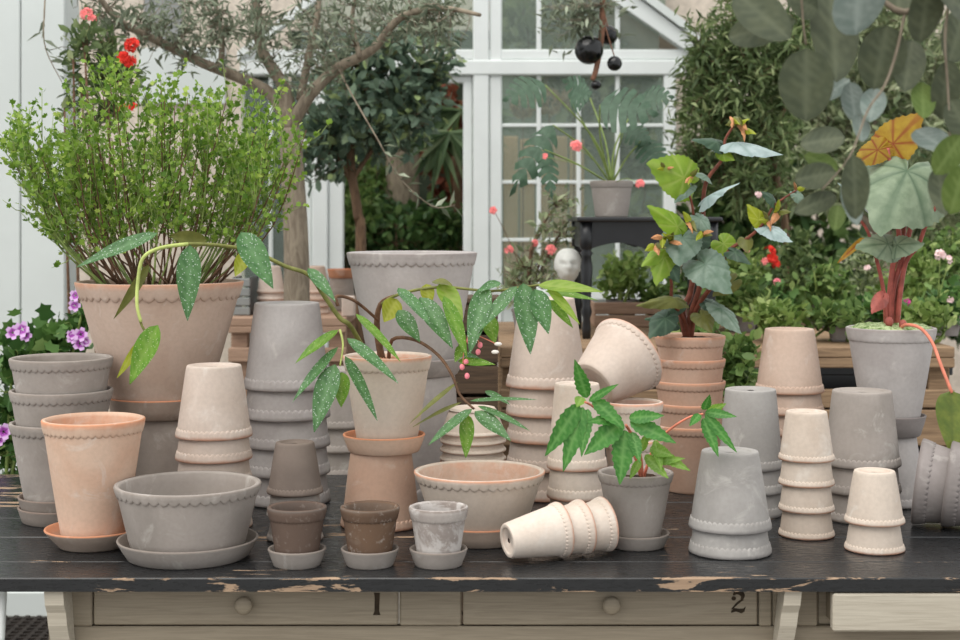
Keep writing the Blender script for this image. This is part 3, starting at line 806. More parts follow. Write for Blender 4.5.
def blob_pts(blobs, k):
    vol = np.array([b[1][0]*b[1][1]*b[1][2] for b in blobs])**.75; pr = vol/vol.sum(); out = []
    for i in rng.choice(len(blobs), k, p=pr):
        c, r = blobs[i]; d = rng.normal(size=3); d /= np.linalg.norm(d); d *= rng.random()**.4
        q = Vector(c)+Vector(d*np.array(r)); q.z = max(q.z, ZMIN+.02+.04*rng.random()) if ZMIN > -5 else q.z; out.append(q)
    return out
def crown(parent, anchors, blobs, k, tpl, mat, L, Wd, per_m=60, tw_r=.002, bark=BARK2, up=.2, start=.45, sag=0, maxl=.45, outw=.8, wob=.05, fname='foliage', jitter=.012):
    """twigs from the nearest limb anchor towards random points in the crown, leaves along them"""
    polys = []
    A = [Vector(a) for a in anchors]
    for t in blob_pts(blobs, k):
        a = min(A, key=lambda q: (q-t).length)
        if (t-a).length > maxl: a = t+(a-t).normalized()*maxl
        polys.append(twig(a, t, sag, 4, wob))
    m = MB(); loc = Vector(parent.location)
    for pl in polys: m.tube(pl, [tw_r*(1-.6*i/(len(pl)-1)) for i in range(len(pl))], 3)
    if tw_r > 0:
        o = m.build('twigs', bark, parent, True); o['kind'] = 'stuff'
    Pt, Dr, Nr = twig_leaves(polys, per_m, L, start=start, up=up, outw=outw, jitter=jitter)
    n = len(Pt); sc = rng.uniform(.65, 1.2, n)
    return foliage(fname, Pt, Dr, Nr, L*sc, Wd*sc, tpl, mat, parent)
def flower_mesh(r=.012, n=5, seed=0):
    V = []; F = []; H = []
    for k in range(n):
        a = 2*PI*k/n; d = Vector((math.cos(a), math.sin(a), 0)); t = Vector((-d.y, d.x, 0)); b = len(V)
        for q, h in ((d*.1*r, 1), (d*.55*r+t*.42*r+Vector((0, 0, .15*r)), .4), (d*r*1.0+t*.28*r+Vector((0, 0, .25*r)), 0), (d*r*1.0-t*.28*r+Vector((0, 0, .25*r)), 0), (d*.55*r-t*.42*r+Vector((0, 0, .15*r)), .4)):
            V.append(tuple(q)); H.append(h)
        F += [(b, b+4, b+3, b+2, b+1)]
    return mesh('flower', V, F, False, {'heart': H})
FLO = {}
def flower_head(parent, c, r, mat, face=(0, -1, .4), n=7, petal=.6, name='flower'):
    """rounded cluster of five-petalled florets as one part"""
    if petal not in FLO: FLO[petal] = flower_mesh(1.0)
    fm_ = FLO[petal]; V = []; F = []; H = []
    fv = [Vector(v.co) for v in fm_.vertices]; fp = [tuple(p.vertices) for p in fm_.polygons]; ha = [d.value for d in fm_.attributes['heart'].data]
    face = Vector(face).normalized()
    for i in range(n):
        d = (face+Vector(rng.normal(size=3))*.6).normalized() if n > 1 else face
        M = d.to_track_quat('Z', 'Y').to_matrix(); o = Vector(c)+d*r*(1-petal*.6); b = len(V)
        for v in fv: V.append(tuple(o+M @ (v*r*petal)))
        H += ha; F += [tuple(b+k for k in f) for f in fp]
    return obj(name, mesh(name, V, F, False, {'heart': H}), mat, parent)

# ---- big bushy plant in the rose pot (with saucer and upturned pot below)
D4 = 3.16; x4 = X(160, D4); y4 = CAMY+D4; zr4 = Z(281, D4)
sz = Z(421, D4-.09)
pot('taupe clay pot turned upside down carrying the big bushy plant', TAUPE, Matrix.Translation((x4, y4, sz-.0005)) @ FLIP, (.118, .090, sz-TT-.0005, .006))
saucer('clay saucer with orange edge under the big bushy pot', TAUPEP, x4, D4, sz, .109, .100, Z(401, D4-.1)-sz)
bp = empty('potted_bush', (x4, y4, sz+.0065)); tag(bp, 'bushy scented pelargonium with many thin stems in a large sand coloured pot', 'potted plant')
pot(None, SAND, Matrix.Translation((x4, y4, sz+.0065)), (.1745, .091, zr4-sz-.0065, .008, .135), parent=bp)
soil(bp, x4, D4, zr4-.02, .155)
polys = []
for i in range(95):
    a = rng.uniform(0, 2*PI); r = .13*math.sqrt(rng.random()); b0 = Vector((x4+r*math.cos(a), y4+r*math.sin(a), zr4-.02))
    a2 = a+rng.normal()*.4; ro = .05+.30*min(1, (r/.13)*.8+.25*rng.random())
    px = x4+ro*math.cos(a2)*1.02; py = y4+ro*math.sin(a2)*.75
    hh = (.47-.95*max(0, ro-.08)**1.35)*rng.uniform(.62, 1.02)
    if px > x4+.12: hh *= .92
    tip = Vector((px, py, zr4+max(.06, hh)))
    mid = b0.lerp(tip, .5)+Vector(((px-b0.x)*.12, (py-b0.y)*.12, -.02))+Vector(rng.normal(size=3))*.008
    pl = smooth([b0, mid, tip], 4); polys.append(pl)
    n = len(pl); MB().tube(pl, [.0026-.0016*k/(n-1) for k in range(n)], 4).build('stem', STEM_B if i % 3 else STEM_G, bp, True)
side = []
for pl in polys:
    for q in range(9):
        k = rng.integers(3, len(pl)-1); p = pl[k]; d = Vector(rng.normal(size=3))*.5+Vector((0, 0, .75)); d += (p-Vector((x4, y4, zr4)))*1.0
        side.append([p, p+d.normalized()*rng.uniform(.025, .055), p+d.normalized()*rng.uniform(.06, .10)+Vector((0, 0, .015))])
m = MB()
for s_ in side: m.tube(s_, [.0012, .001, .0006], 3)
m.build('twigs', STEM_G, bp, True)['kind'] = 'stuff'
Pt, Dr, Nr = twig_leaves(polys, 90, .015, start=.42, up=.3, jitter=.004)
P2, D2, N2 = twig_leaves(side, 160, .014, start=.2, up=.4, jitter=.004)
Pt = np.concatenate([Pt, P2]); Dr = np.concatenate([Dr, D2]); Nr = np.concatenate([Nr, N2])
hrel = np.clip((Pt[:, 2]-zr4)/.42, 0, 1); keep = rng.random(len(Pt)) < (.25+.75*hrel**.6); Pt, Dr, Nr = Pt[keep], Dr[keep], Nr[keep]
sc = rng.uniform(.6, 1.15, len(Pt)); foliage('foliage', Pt, Dr, Nr, .0130*sc, .0118*sc, TPL_LOBE, F_BUSH, bp)

# ---- big grey pot at the back
D12 = 3.22; x12 = X(412, D12); y12 = CAMY+D12; s12 = Z(379, D12-.1)
pot('grey clay pot turned upside down under the tall grey pot', LILAC_LIT, Matrix.Translation((x12, y12, s12-.0005)) @ FLIP, (.110, .092, s12-TT-.0005, .006))
saucer('grey clay saucer under the tall grey pot', LILAC_LIT, x12, D12, s12, .116, .098, Z(361, D12-.11)-s12)
pot('tall grey clay pot raised on an upturned pot and saucer', LILAC_LIT, T(x12, D12, s12+.0065), (.1395, .087, Z(252, D12)-s12-.0065, .008, .11))

# ---- spotted angel wing begonia
D9_ = 2.93; x9 = X(381, D9_); y9 = CAMY+D9_; s9 = Z(456, D9_-.065)
pot('peach clay pot turned upside down under the spotted begonia', PINK, Matrix.Translation((x9, y9, s9-.0005)) @ FLIP, (.0785, .0590, s9-TT-.0005, .006))
saucer('peach clay saucer under the spotted begonia pot', PEACH, x9+.006, D9_, s9, .0805, .0695, .034)
bg = empty('spotted_begonia', (x9, y9, s9+.0065)); tag(bg, 'angel wing begonia with white spotted leaves trailing from a cream pot', 'potted plant')
pot(None, BEIGE, Matrix.Translation((x9+.012, y9, s9+.0065)), (.0865, .056, Z(355, D9_)-s9-.0065, .006, .16), parent=bg)
zs9 = Z(355, D9_)-.014; soil(bg, x9+.012, D9_, zs9, .074, TERRA)
def PP(l, D): return [P(a, b, c if c else D) for a, b, c in [(q+(0,))[:3] for q in l]]
b0 = Vector((x9+.005, y9, zs9-.01))
stem(bg, [b0, P(377, 330, 2.92), P(380, 305, 2.9), P(394, 296, 2.88)], .0080, .0035, STEM_B)
stem(bg, [P(380, 305, 2.9), P(400, 294, 2.86), P(440, 287, 2.84), P(490, 291, 2.82), P(524, 287, 2.8), P(545, 284, 2.79)], .0034, .002, STEM_O)
stem(bg, [P(378, 320, 2.91), P(358, 303, 2.86), P(345, 297, 2.84), P(336, 297, 2.83), P(338, 306, 2.83)], .003, .0035, STEM_B)
stem(bg, [b0+Vector((-.02, -.01, 0)), P(352, 328, 2.84), P(340, 318, 2.83), P(325, 297, 2.82), P(309, 275, 2.8), P(285, 266, 2.8), P(255, 252, 2.8), P(225, 246, 2.78), P(188, 244, 2.74), P(160, 248, 2.72), P(143, 258, 2.71), P(138, 280, 2.71), P(137, 305, 2.7), P(142, 326, 2.7), P(150, 336, 2.7)], .005, .0022, STEM_O)
stem(bg, [P(188, 244, 2.735), P(160, 248, 2.715), P(143, 258, 2.705), P(138, 280, 2.705), P(137, 305, 2.695), P(141, 322, 2.695)], .0037, .0030, STEM_Y)
stem(bg, [b0+Vector((.01, 0, 0)), P(392, 340, 2.9), P(415, 340, 2.84), P(438, 355, 2.8), P(452, 375, 2.78), P(460, 395, 2.77), P(474, 409, 2.76)], .004, .0022, STEM_B)
stem(bg, [P(340, 330, 2.83), P(343, 345, 2.8), P(340, 366, 2.78)], .0025, .0015, STEM_Y)
LV = [ # base px, tip px, width px, depth at base, depth at tip, material, up hint
 (158,233,75,264,17,2.76,2.70,'S',(0,-.8,.7)), (190,245,187,320,24,2.72,2.69,'S',(.1,-1,.2)), (207,240,168,236,17,2.78,2.8,'O',(0,-.9,-.3)),
 (241,232,273,287,26,2.76,2.72,'S',(.2,-1,.3)), (247,252,235,276,15,2.8,2.78,'Y',(0,-1,0)), (308,268,336,300,14,2.79,2.75,'S',(.3,-.8,.6)),
 (149,264,115,320,11,2.74,2.72,'O',(.6,-.6,.1)), (158,325,128,384,24,2.68,2.67,'B',(-.2,-1,.2)), (143,338,117,379,9,2.69,2.68,'Y',(.4,-1,0)),
 (338,330,294,361,14,2.8,2.74,'B',(-.4,-.7,.6)), (338,347,290,400,14,2.79,2.73,'S',(-.5,-.7,.5)), (335,364,313,431,24,2.77,2.72,'S',(-.2,-1,.3)),
 (342,372,341,407,17,2.78,2.76,'B',(0,-1,.1)), (345,356,379,419,13,2.78,2.74,'S',(.5,-.8,.4)), (347,338,399,380,15,2.78,2.72,'S',(.4,-.7,.6)),
 (356,314,402,358,13,2.83,2.74,'B',(.5,-.6,.6)), (397,299,384,322,20,2.87,2.86,'Y',(0,-1,0)), (398,288,431,322,16,2.84,2.76,'S',(.4,-.7,.6)),
 (398,310,420,341,17,2.86,2.82,'S',(.2,-1,.3)), (420,297,453,346,22,2.83,2.76,'S',(.3,-.9,.3)), (440,283,463,318,20,2.83,2.78,'G',(.3,-1,.2)),
 (444,296,469,357,17,2.8,2.74,'B',(.5,-.8,.2)), (450,302,463,345,14,2.82,2.79,'B',(-.3,-1,.1)), (426,284,430,306,14,2.85,2.84,'Y',(0,-1,.1)),
 (433,281,452,284,12,2.84,2.8,'O',(0,-.5,.8)), (486,285,469,352,22,2.8,2.74,'S',(-.2,-1,.2)), (517,286,476,331,15,2.79,2.75,'S',(-.4,-.8,.4)),
 (488,316,495,343,16,2.83,2.8,'B',(0,-1,0)), (500,282,478,290,12,2.82,2.78,'S',(0,-.6,.8)), (523,283,531,353,24,2.78,2.73,'S',(.1,-1,.2)), (535,289,549,333,21,2.77,2.74,'S',(.2,-1,.2)),
 (538,285,602,289,16,2.78,2.72,'G',(0,-.75,.75)), (545,291,598,298,9,2.8,2.77,'B',(0,-.6,.7)), (547,287,581,323,11,2.77,2.73,'G',(.3,-.8,.5)),
 (550,300,573,327,10,2.8,2.77,'B',(.2,-1,.2)), (463,345,455,362,10,2.79,2.77,'B',(0,-1,.2)), (458,361,495,363,12,2.78,2.76,'B',(0,-.6,.7)), (455,353,480,357,9,2.8,2.77,'S',(0,-.5,.8)),
 (458,382,408,421,7,2.78,2.72,'O',(-.3,-.5,.8)), (462,402,412,424,7,2.77,2.73,'O',(-.3,-.4,.8)), (472,409,427,443,13,2.75,2.69,'S',(-.3,-.6,.7)),
 (467,414,466,458,15,2.75,2.73,'B',(.1,-1,0)), (475,411,511,439,17,2.75,2.7,'S',(.3,-.8,.5)), (478,406,531,428,11,2.76,2.71,'S',(.2,-.4,.8)),
 (470,401,536,396,8,2.77,2.73,'S',(0,-.4,.9)), (485,391,510,403,10,2.79,2.76,'S',(.2,-.5,.8))]
LM = {'S': L_SPOT, 'B': L_BRIGHT, 'Y': L_YELL, 'O': L_OLIVE, 'G': L_GYEL}
for a, b, c, d, w, D0, D1, mk, up in LV:
    place_leaf(P(a, b, D0), P(c, d, D1), up, w/FPX*D0*1.08, 'lance', LM[mk], bg, droop=.06, fold=.22, wavy=.02)
for px, py in ((480, 345), (478, 352), (462, 367), (466, 362), (469, 341), (467, 376)):
    MB().ball(P(px, py, 2.77), .005, 5, 7, (1, .7, 1.2)).build('flower_bud', FLP, bg, True)
for px, py in ((498, 344), (495, 352)): MB().ball(P(px, py, 2.77), .0055, 5, 7, (1.4, .7, .7)).build('flower_bud', FLW, bg, True)
stem(bg, [P(470, 320, 2.79), P(476, 335, 2.77), P(480, 346, 2.77)], .001, .0008, STEM_C); stem(bg, [P(476, 335, 2.77), P(488, 340, 2.77), P(498, 345, 2.77)], .001, .0008, STEM_C); stem(bg, [P(470, 330, 2.78), P(464, 350, 2.775), P(463, 366, 2.77)], .001, .0008, STEM_C)

# ---- red stemmed begonia in the nested upright stack
r_, rb_, h_, zr_, wall_ = up_stack(690, 3.30, 35, [335, 358, 380, 402, 424], 25, TT, PINK, 'salmon pink', 'under the bushy begonia', skip=(0,))
D19 = 3.30; x19 = X(690, D19); y19 = CAMY+D19
b2 = empty('red_stemmed_begonia', (x19, y19, zr_[0]-h_)); tag(b2, 'begonia with silvery ribbed leaves and red brown stems in topmost salmon pot', 'potted plant')
pot(None, PINK, Matrix.Translation((x19, y19, zr_[0]-h_)), (r_, rb_, h_, wall_, .17), parent=b2)
soil(b2, x19, D19, zr_[0]-.012, r_-.012)
root = Vector((x19, y19, zr_[0]-.02))
stem(b2, [root, P(690, 318, 3.29), P(700, 285, 3.27), P(704, 245, 3.25), P(703, 205, 3.23), P(707, 180, 3.22), P(723, 158, 3.21), P(725, 140, 3.21), P(735, 124, 3.2)], .0075, .0025, STEM_R)
stem(b2, [root, P(684, 320, 3.28), P(672, 300, 3.24), P(671, 280, 3.22), P(662, 256, 3.2)], .006, .0022, STEM_R)
stem(b2, [root, P(696, 310, 3.28), P(712, 285, 3.25), P(728, 252, 3.22), P(748, 238, 3.2), P(763, 224, 3.18), P(775, 205, 3.17), P(797, 190, 3.16)], .0062, .0018, STEM_R)
stem(b2, [P(700, 280, 3.27), P(692, 245, 3.24), P(694, 225, 3.22), P(691, 200, 3.2), P(683, 182, 3.19)], .0045, .002, STEM_R)
stem(b2, [root, P(682, 312, 3.3), P(690, 295, 3.3), P(695, 262, 3.3)], .012, .005, STEM_R)
CL = [(692,182,651,160,40,3.19,3.15,L_GYEL,(0,-1,.25)), (722,143,693,136,19,3.2,3.17,L_DARKB,(0,-.7,.7)), (724,142,783,144,19,3.2,3.12,L_SILVB,(0,-.45,.9)),
 (684,232,651,204,20,3.2,3.16,L_GYEL,(.2,-1,.2)), (683,232,679,263,36,3.2,3.15,L_SILV,(0,-.9,.5)), (699,258,732,290,38,3.2,3.14,L_SILV,(.1,-1,.3)),
 (667,250,655,285,24,3.2,3.17,L_GYEL,(-.2,-1,.1)), (716,303,743,330,19,3.22,3.16,L_SILV,(.3,-.9,.4)), (683,299,639,299,14,3.22,3.16,L_OLIVE,(0,-.8,.6)),
 (669,314,649,336,22,3.22,3.17,L_DARKB,(-.2,-1,.3)), (702,200,737,178,13,3.2,3.15,L_SILVB,(.2,-.6,.8)), (763,225,793,238,16,3.18,3.13,L_SILVB,(0,-.7,.6)),
 (762,224,748,204,14,3.18,3.17,L_YELL,(0,-1,0)), (776,203,764,190,12,3.17,3.15,L_DARKB,(0,-.8,.6)), (700,235,692,262,22,3.24,3.22,L_DARKB,(0,-1,.3)),
 (704,236,690,216,18,3.25,3.24,L_SILV,(0,-1,.3)), (672,245,641,262,18,3.21,3.17,L_GYEL,(-.2,-.8,.5)), (720,240,738,258,22,3.26,3.24,L_GYEL,(.2,-1,0)), (690,184,674,200,14,3.2,3.17,L_SILV,(0,-.7,.7)),
 (676,320,646,316,16,3.26,3.22,L_DARKB,(0,-.8,.6)), (735,280,712,296,16,3.26,3.25,L_OLIVE,(.1,-1,.3)), (720,152,735,160,11,3.2,3.18,L_GYEL,(0,-1,.2)), (795,192,806,206,10,3.16,3.14,L_SILV,(.1,-1,.3)), (680,300,662,318,18,3.27,3.24,L_DARKB,(-.2,-1,.3)), (706,300,722,312,16,3.27,3.24,L_DARKB,(.2,-.8,.5)), (697,215,712,232,15,3.2,3.17,L_SILV,(.2,-.9,.4)), (668,262,680,282,16,3.2,3.18,L_DARKB,(.1,-1,.2)), (731,250,752,262,15,3.2,3.17,L_DARKB,(.2,-.8,.5)), (710,178,694,170,13,3.2,3.18,L_SILV,(0,-.6,.8)), (745,238,748,252,14,3.2,3.18,L_OLIVE,(0,-1,.2)), (700,312,712,330,20,3.25,3.21,L_OLIVE,(.1,-.9,.4))]
for a, b, c, d, w, D0, D1, mt, up in CL: polar_leaf(P(a, b, D0), P(c, d, D1), up, w/FPX*D0*1.15, mt, b2)
for px, py, s_ in ((663, 236, 8), (672, 240, 8), (738, 122, 9), (733, 117, 7), (691, 176, 6), (666, 168, 5), (778, 212, 9), (770, 220, 8), (744, 128, 10), (690, 222, 8), (703, 232, 7), (655, 244, 8), (797, 190, 6)):
    for k in range(3):
        a_ = random.uniform(0, 2*PI); polar_leaf(P(px, py, 3.18), P(px+s_*math.cos(a_)*1.3, py+s_*math.sin(a_)*1.3, 3.15), (random.uniform(-.6, .6), -1, random.uniform(-.2, .8)), s_*.9/FPX*3.2, [BUD, L_YELL, L_OLIVE][k], b2, name='young_leaf')

# ---- serrated young plant in the grey pot
D17 = 2.745; x17 = X(635.5, D17); y17 = CAMY+D17
saucer('grey clay saucer under the small serrated plant', GREY, X(637, D17), D17, TT, .060, .050, .026)
b3 = empty('serrated_seedling', (x17, y17, TT+.0065)); tag(b3, 'young plant with drooping serrated leaves in a small grey pot', 'potted plant')
h17 = Z(471, D17)-TT-.0065
pot(None, GREY, Matrix.Translation((x17, y17, TT+.0065)), (.069, .042, h17, .006, .15), parent=b3)
soil(b3, x17, D17, TT+.0065+h17-.018, .056)
r3 = Vector((x17+.012, y17, TT+h17-.015))
stem(b3, [r3, P(640, 455, 2.71), P(632, 435, 2.68), P(626, 425, 2.66)], .004, .0025, STEM_C)
stem(b3, [r3, P(632, 450, 2.72), P(610, 425, 2.68), P(595, 408, 2.66), P(585, 402, 2.64)], .003, .002, STEM_C)
stem(b3, [r3, P(655, 445, 2.72), P(672, 428, 2.7), P(690, 417, 2.68), P(703, 414, 2.66)], .003, .0018, STEM_C)
EL = [(587,398,575,361,15,0), (579,404,546,456,20,0), (583,407,563,471,20,0), (588,409,581,456,14,0), (589,401,617,384,9,0), (593,399,625,428,17,0), (623,421,585,454,22,0), (622,418,588,421,13,0),
 (625,430,620,484,23,0), (630,421,676,442,18,0), (629,418,663,415,14,0), (582,397,577,406,12,1), (632,432,640,462,13,0), (705,414,737,452,11,0), (703,418,719,456,13,0), (705,412,736,416,10,0), (704,410,710,396,10,0), (707,413,725,404,10,1), (706,417,727,436,11,1), (700,414,690,425,9,0),
 (655,452,690,470,12,1), (650,448,672,455,14,1), (645,455,668,478,12,1), (640,460,630,478,9,1), (655,440,662,470,11,1), (648,440,655,425,8,1), (640,452,648,432,10,1), (650,462,684,458,10,1)]
for a, b, c, d, w, f in EL:
    D0 = 2.64+ (0.02 if f else 0); D1 = D0-.03
    place_leaf(P(a, b, D0), P(c, d, D1), (random.uniform(-.3, .3), -1, .35), w/FPX*D0*1.08, 'lance', L_PALMY if f else L_PALM, b3, droop=.08, fold=.16, serr=.13, ns=8, nl=24, nw=6)

# ---- broad leaved begonia in grey pot on the right
D26 = 3.15; x26 = X(891, D26); y26 = CAMY+D26; s26 = Z(438, D26-.05)
pot('grey clay pot turned upside down under the broad leaved begonia', LILAC_LIT, Matrix.Translation((x26, y26, s26-.0005)) @ FLIP, (.070, .0515, s26-TT-.0005, .005))
saucer('grey clay saucer under the broad leaved begonia', SLATE, x26, D26, s26, .072, .060, .043)
b4 = empty('broad_leaved_begonia', (x26, y26, s26+.0065)); tag(b4, 'begonia with large silver green leaves and red stalks in a grey pot', 'potted plant')
h26 = Z(327, D26)-s26-.0065
pot(None, LILAC_LIT, Matrix.Translation((x26, y26, s26+.0065)), (.0925, .053, h26, .006, .13, .35), parent=b4)
soil(b4, x26, D26, Z(327, D26)+.000, .084, MOSS)
r4 = Vector((x26, y26, Z(327, D26)-.01))
stem(b4, [r4, P(889, 305, 3.14), P(893, 265, 3.13), P(899, 235, 3.12), P(893, 205, 3.12), P(890, 165, 3.12), P(888, 148, 3.12)], .007, .0035, STEM_P)
stem(b4, [r4+Vector((.012, 0, 0)), P(900, 295, 3.13), P(906, 262, 3.12), P(918, 246, 3.1), P(926, 225, 3.08), P(940, 200, 3.06)], .006, .0035, STEM_P)
stem(b4, [r4, P(893, 290, 3.14), P(905, 250, 3.13), P(913, 215, 3.12), P(916, 185, 3.1)], .007, .004, STEM_P)
stem(b4, [r4+Vector((-.01, 0, 0)), P(884, 295, 3.12), P(878, 265, 3.1), P(868, 232, 3.09), P(858, 218, 3.08)], .005, .003, STEM_P)
stem(b4, [r4+Vector((.005, 0, 0)), P(896, 300, 3.15), P(900, 260, 3.15), P(904, 225, 3.15), P(905, 195, 3.13)], .008, .005, STEM_R)
stem(b4, [r4+Vector((.01, -.02, 0)), P(905, 325, 3.06), P(920, 328, 3.02), P(932, 342, 2.98), P(941, 365, 2.95), P(952, 393, 2.93)], .0035, .0035, STEM_C, 'stalk')
def PL(a, b, c, d, w, D0, D1, mt, up, kind='cord', **kw):
    k = dict(droop=.08, fold=.12, nl=20, nw=10, wavy=.02); k.update(kw)
    return place_leaf(P(a, b, D0), P(c, d, D1), up, w/FPX*D0, kind, mt, b4, **k)
def PO(a, b, c, d, w, D0, D1, mt, up, **kw): return polar_leaf(P(a, b, D0), P(c, d, D1), up, w/FPX*D0, mt, b4, **kw)
PO(914, 157, 880, 223, 97, 3.10, 2.97, L_BIG, (.12, -.62, .8), attach=.22, dome=.30, rib=.05)
PO(880, 158, 924, 110, 44, 3.14, 3.10, L_ORNG, (-.3, -.9, .25), attach=.3, dome=.05)
PO(884, 146, 851, 166, 26, 3.12, 3.08, L_ORNG, (-.1, -.9, .3), attach=.2, dome=.05)
PO(893, 244, 857, 244, 34, 3.08, 3.04, L_BIG, (-.1, -.9, .5), attach=.15); PO(892, 246, 924, 240, 28, 3.08, 3.05, L_BIG, (.1, -.8, .6), attach=.15)
PL(859, 243, 838, 262, 7, 3.08, 3.05, L_ORNG, (.3, -.6, .6)); PL(872, 215, 840, 180, 14, 3.1, 3.06, L_SILVB, (0, -.6, .8)); PO(920, 203, 928, 228, 15, 3.12, 3.1, BUD, (.3, -1, 0))
PL(951, 391, 953, 457, 31, 2.93, 2.91, L_HANG, (-.25, -1, .2), 'drop', droop=.02, fold=.22)
PO(884, 296, 872, 313, 16, 3.1, 3.08, STEM_P, (0, -1, .3)); PO(945, 172, 972, 160, 40, 3.04, 3.0, L_BIG, (.1, -.7, .7))
for px, py in ((885, 298), (880, 232), (889, 322), (903, 325)): MB().ball(P(px, py, 3.11), .009, 5, 7, (1, .8, 1.3)).build('bract', STEM_P, b4, True)

# ---- foreground branch with rounded leaves hanging from a small tree at the right
ft = empty('silver_leaved_tree', (1.25, -.72, 0)); tag(ft, 'overhanging branch with shade darkened rounded leaves of a tree beside the table', 'tree')
DF = 1.72
tr0 = Vector((1.25, -.72, 0))
stem(ft, [tr0, tr0+Vector((.02, .02, .8)), tr0+Vector((-.05, 0, 1.5)), tr0+Vector((-.2, 0, 1.85)), P(1000, -40, DF+.05)], .03, .014, BARK, 'trunk', 8, 6)
stem(ft, [P(1000, -40, DF+.05), P(950, -10, DF), P(905, 12, DF), P(865, -10, DF), P(800, -25, DF), P(760, -15, DF)], .005, .002, BARK, 'branch')
stem(ft, [P(905, 12, DF), P(897, 50, DF), P(885, 85, DF), P(868, 110, DF), P(853, 150, DF), P(840, 170, DF), P(822, 190, DF)], .0018, .0009, BARK, 'branch')
stem(ft, [P(950, -10, DF), P(945, 40, DF), P(948, 90, DF), P(950, 140, DF), P(955, 190, DF)], .0018, .0009, BARK, 'branch')
stem(ft, [P(800, -25, DF), P(803, 20, DF), P(806, 45, DF)], .0015, .001, BARK, 'branch')
FL_ = [(735,-8,790,38,42,0,-.03,'f'),(728,38,795,20,34,.04,0,'f'),(806,48,806,122,54,-.02,0,'f'),(858,-30,858,36,62,-.05,0,'s'),(887,25,875,90,52,0,.02,'f'),(830,-10,838,80,52,.06,0,'f'),
 (928,-20,922,44,42,-.04,0,'f'),(912,40,905,90,34,.05,0,'f'),(845,137,800,144,30,0,.01,'f'),(853,155,857,220,32,-.02,0,'f'),(836,172,794,180,27,0,.02,'f'),(836,195,795,212,22,.03,0,'f'),
 (850,82,856,122,24,.06,.04,'s'),(876,88,870,120,26,.05,0,'s'),(860,115,862,140,20,.04,0,'s'),(948,60,943,120,34,0,.02,'f'),(922,82,924,118,27,.02,0,'g'),(915,130,950,150,32,.05,0,'s'),
 (950,100,972,140,34,0,0,'f'),(962,135,935,175,30,-.02,0,'g'),(938,168,945,214,26,.04,0,'f'),(965,165,950,215,30,-.03,0,'g'),(770,-30,745,10,30,.05,0,'f'),(895,-30,900,15,36,.03,0,'f'),
 (820,100,850,78,20,.08,.1,'s'),(846,178,858,225,24,.06,.05,'s'),(838,170,805,155,20,.06,.03,'g'),(930,-25,975,20,44,-.06,0,'f'),(965,10,950,62,36,.04,0,'f'),(838,205,835,230,18,.05,.02,'g'),(818,10,786,-5,36,.02,0,'f')]
for a, b, c, d, w, d0, d1, k in FL_:
    place_leaf(P(a, b, DF+d0), P(c, d, DF+d1), (random.uniform(-.25, .25), -1, random.uniform(0, .5)), w/FPX*DF, 'oval', {'f': L_FORE, 's': L_FORES, 'g': L_FOREG}[k], ft, droop=.04, fold=.12, nl=14, nw=8)

# ------------------------------------------------------------------ benches behind the table
def bench(label, px0, px1, D0, depth, ztop, zrails, wm, n=5):
    x0, x1 = X(px0, D0), X(px1, D0); y0 = CAMY+D0
    b = empty('wooden_bench', ((x0+x1)/2, y0+depth/2, 0)); tag(b, label, 'bench')
    w = depth/n
    for i in range(n): box('slat', wm, b, x0, x1, y0+i*w+(.0 if i == 0 else .01), y0+(i+1)*w-.004, ztop-.03, ztop, bev=.003)
    for z0, z1 in zrails: box('rail', wm, b, x0, x1, y0-.0, y0+.03, z0, z1, bev=.003)
    for xx in (x0+.005, x1-.065):
        for yy in (y0+.032, y0+depth-.07): box('leg', wm, b, xx, xx+.06, yy, yy+.06, 0, ztop-.031, bev=.003)
    return b
zb = Z(347, 4.2)
bench('weathered slatted wooden bench behind the table at the right', 500, 955, 4.2, 1.0, zb, [(Z(368, 4.2), zb-.031), (Z(408, 4.2), Z(390, 4.2)), (Z(446, 4.2), Z(410, 4.2)), (.45, .55)], BENCHW, 6)
bench('pale wooden bench carrying pot stacks behind the olive trunk', 228, 346, 5.39, .6, zb, [(Z(333, 5.39), zb-.031), (Z(362, 5.39), Z(348, 5.39))], PINKW, 4)
# pots on the left bench
for (cx_, hw, n_, nm, mt) in ((271, 14, 4, 'left', ROSE), (315, 15, 4, 'right', SAND)):
    D_ = 5.62
    r = hw/FPX*D_; zt = zb
    hp = .10
    for i in range(n_):
        pot(f"small pinkish clay pot, {ORD[4][n_-1-i]} of the bench stack beside the {'dark crate' if nm == 'left' else 'brown pot'}", mt,
            Matrix.Translation((X(cx_, D_), CAMY+D_, zt+i*.026+hp+.0005)) @ FLIP, (r, r*.66, hp, .002), f"stacked pots on pale bench {nm}")
D_ = 5.78; x_ = X(341, D_)
pot('brown clay pot turned upside down on pale bench', TAUPE, Matrix.Translation((x_-.0, CAMY+D_+.02, zb+.1255)) @ FLIP, (.056, .045, .125, .005))
saucer('brown clay saucer on top of the brown pot on pale bench', TERRA, x_, D_+.02, zb+.126, .056, .048, .035)
tag(box('plaster_block', ROSE, None, X(343, 5.5), X(356, 5.5), CAMY+5.44, CAMY+5.49, zb, Z(296, 5.45), bev=.005), 'small pale clay block standing on pale bench edge', 'block')
cr = empty('dark_crate', (X(250, 5.6), CAMY+5.6, zb)); tag(cr, 'dark grey slatted crate on pale bench', 'crate')
for i in range(4): box('slat', GREYW, cr, X(236, 5.6), X(254, 5.6), CAMY+5.5, CAMY+5.51, zb+.002+i*.035, zb+.032+i*.035)
for xx in (236, 252): box('crate_side', BLKM, cr, X(xx, 5.6), X(xx+2, 5.6), CAMY+5.511, CAMY+5.7, zb, zb+.14)

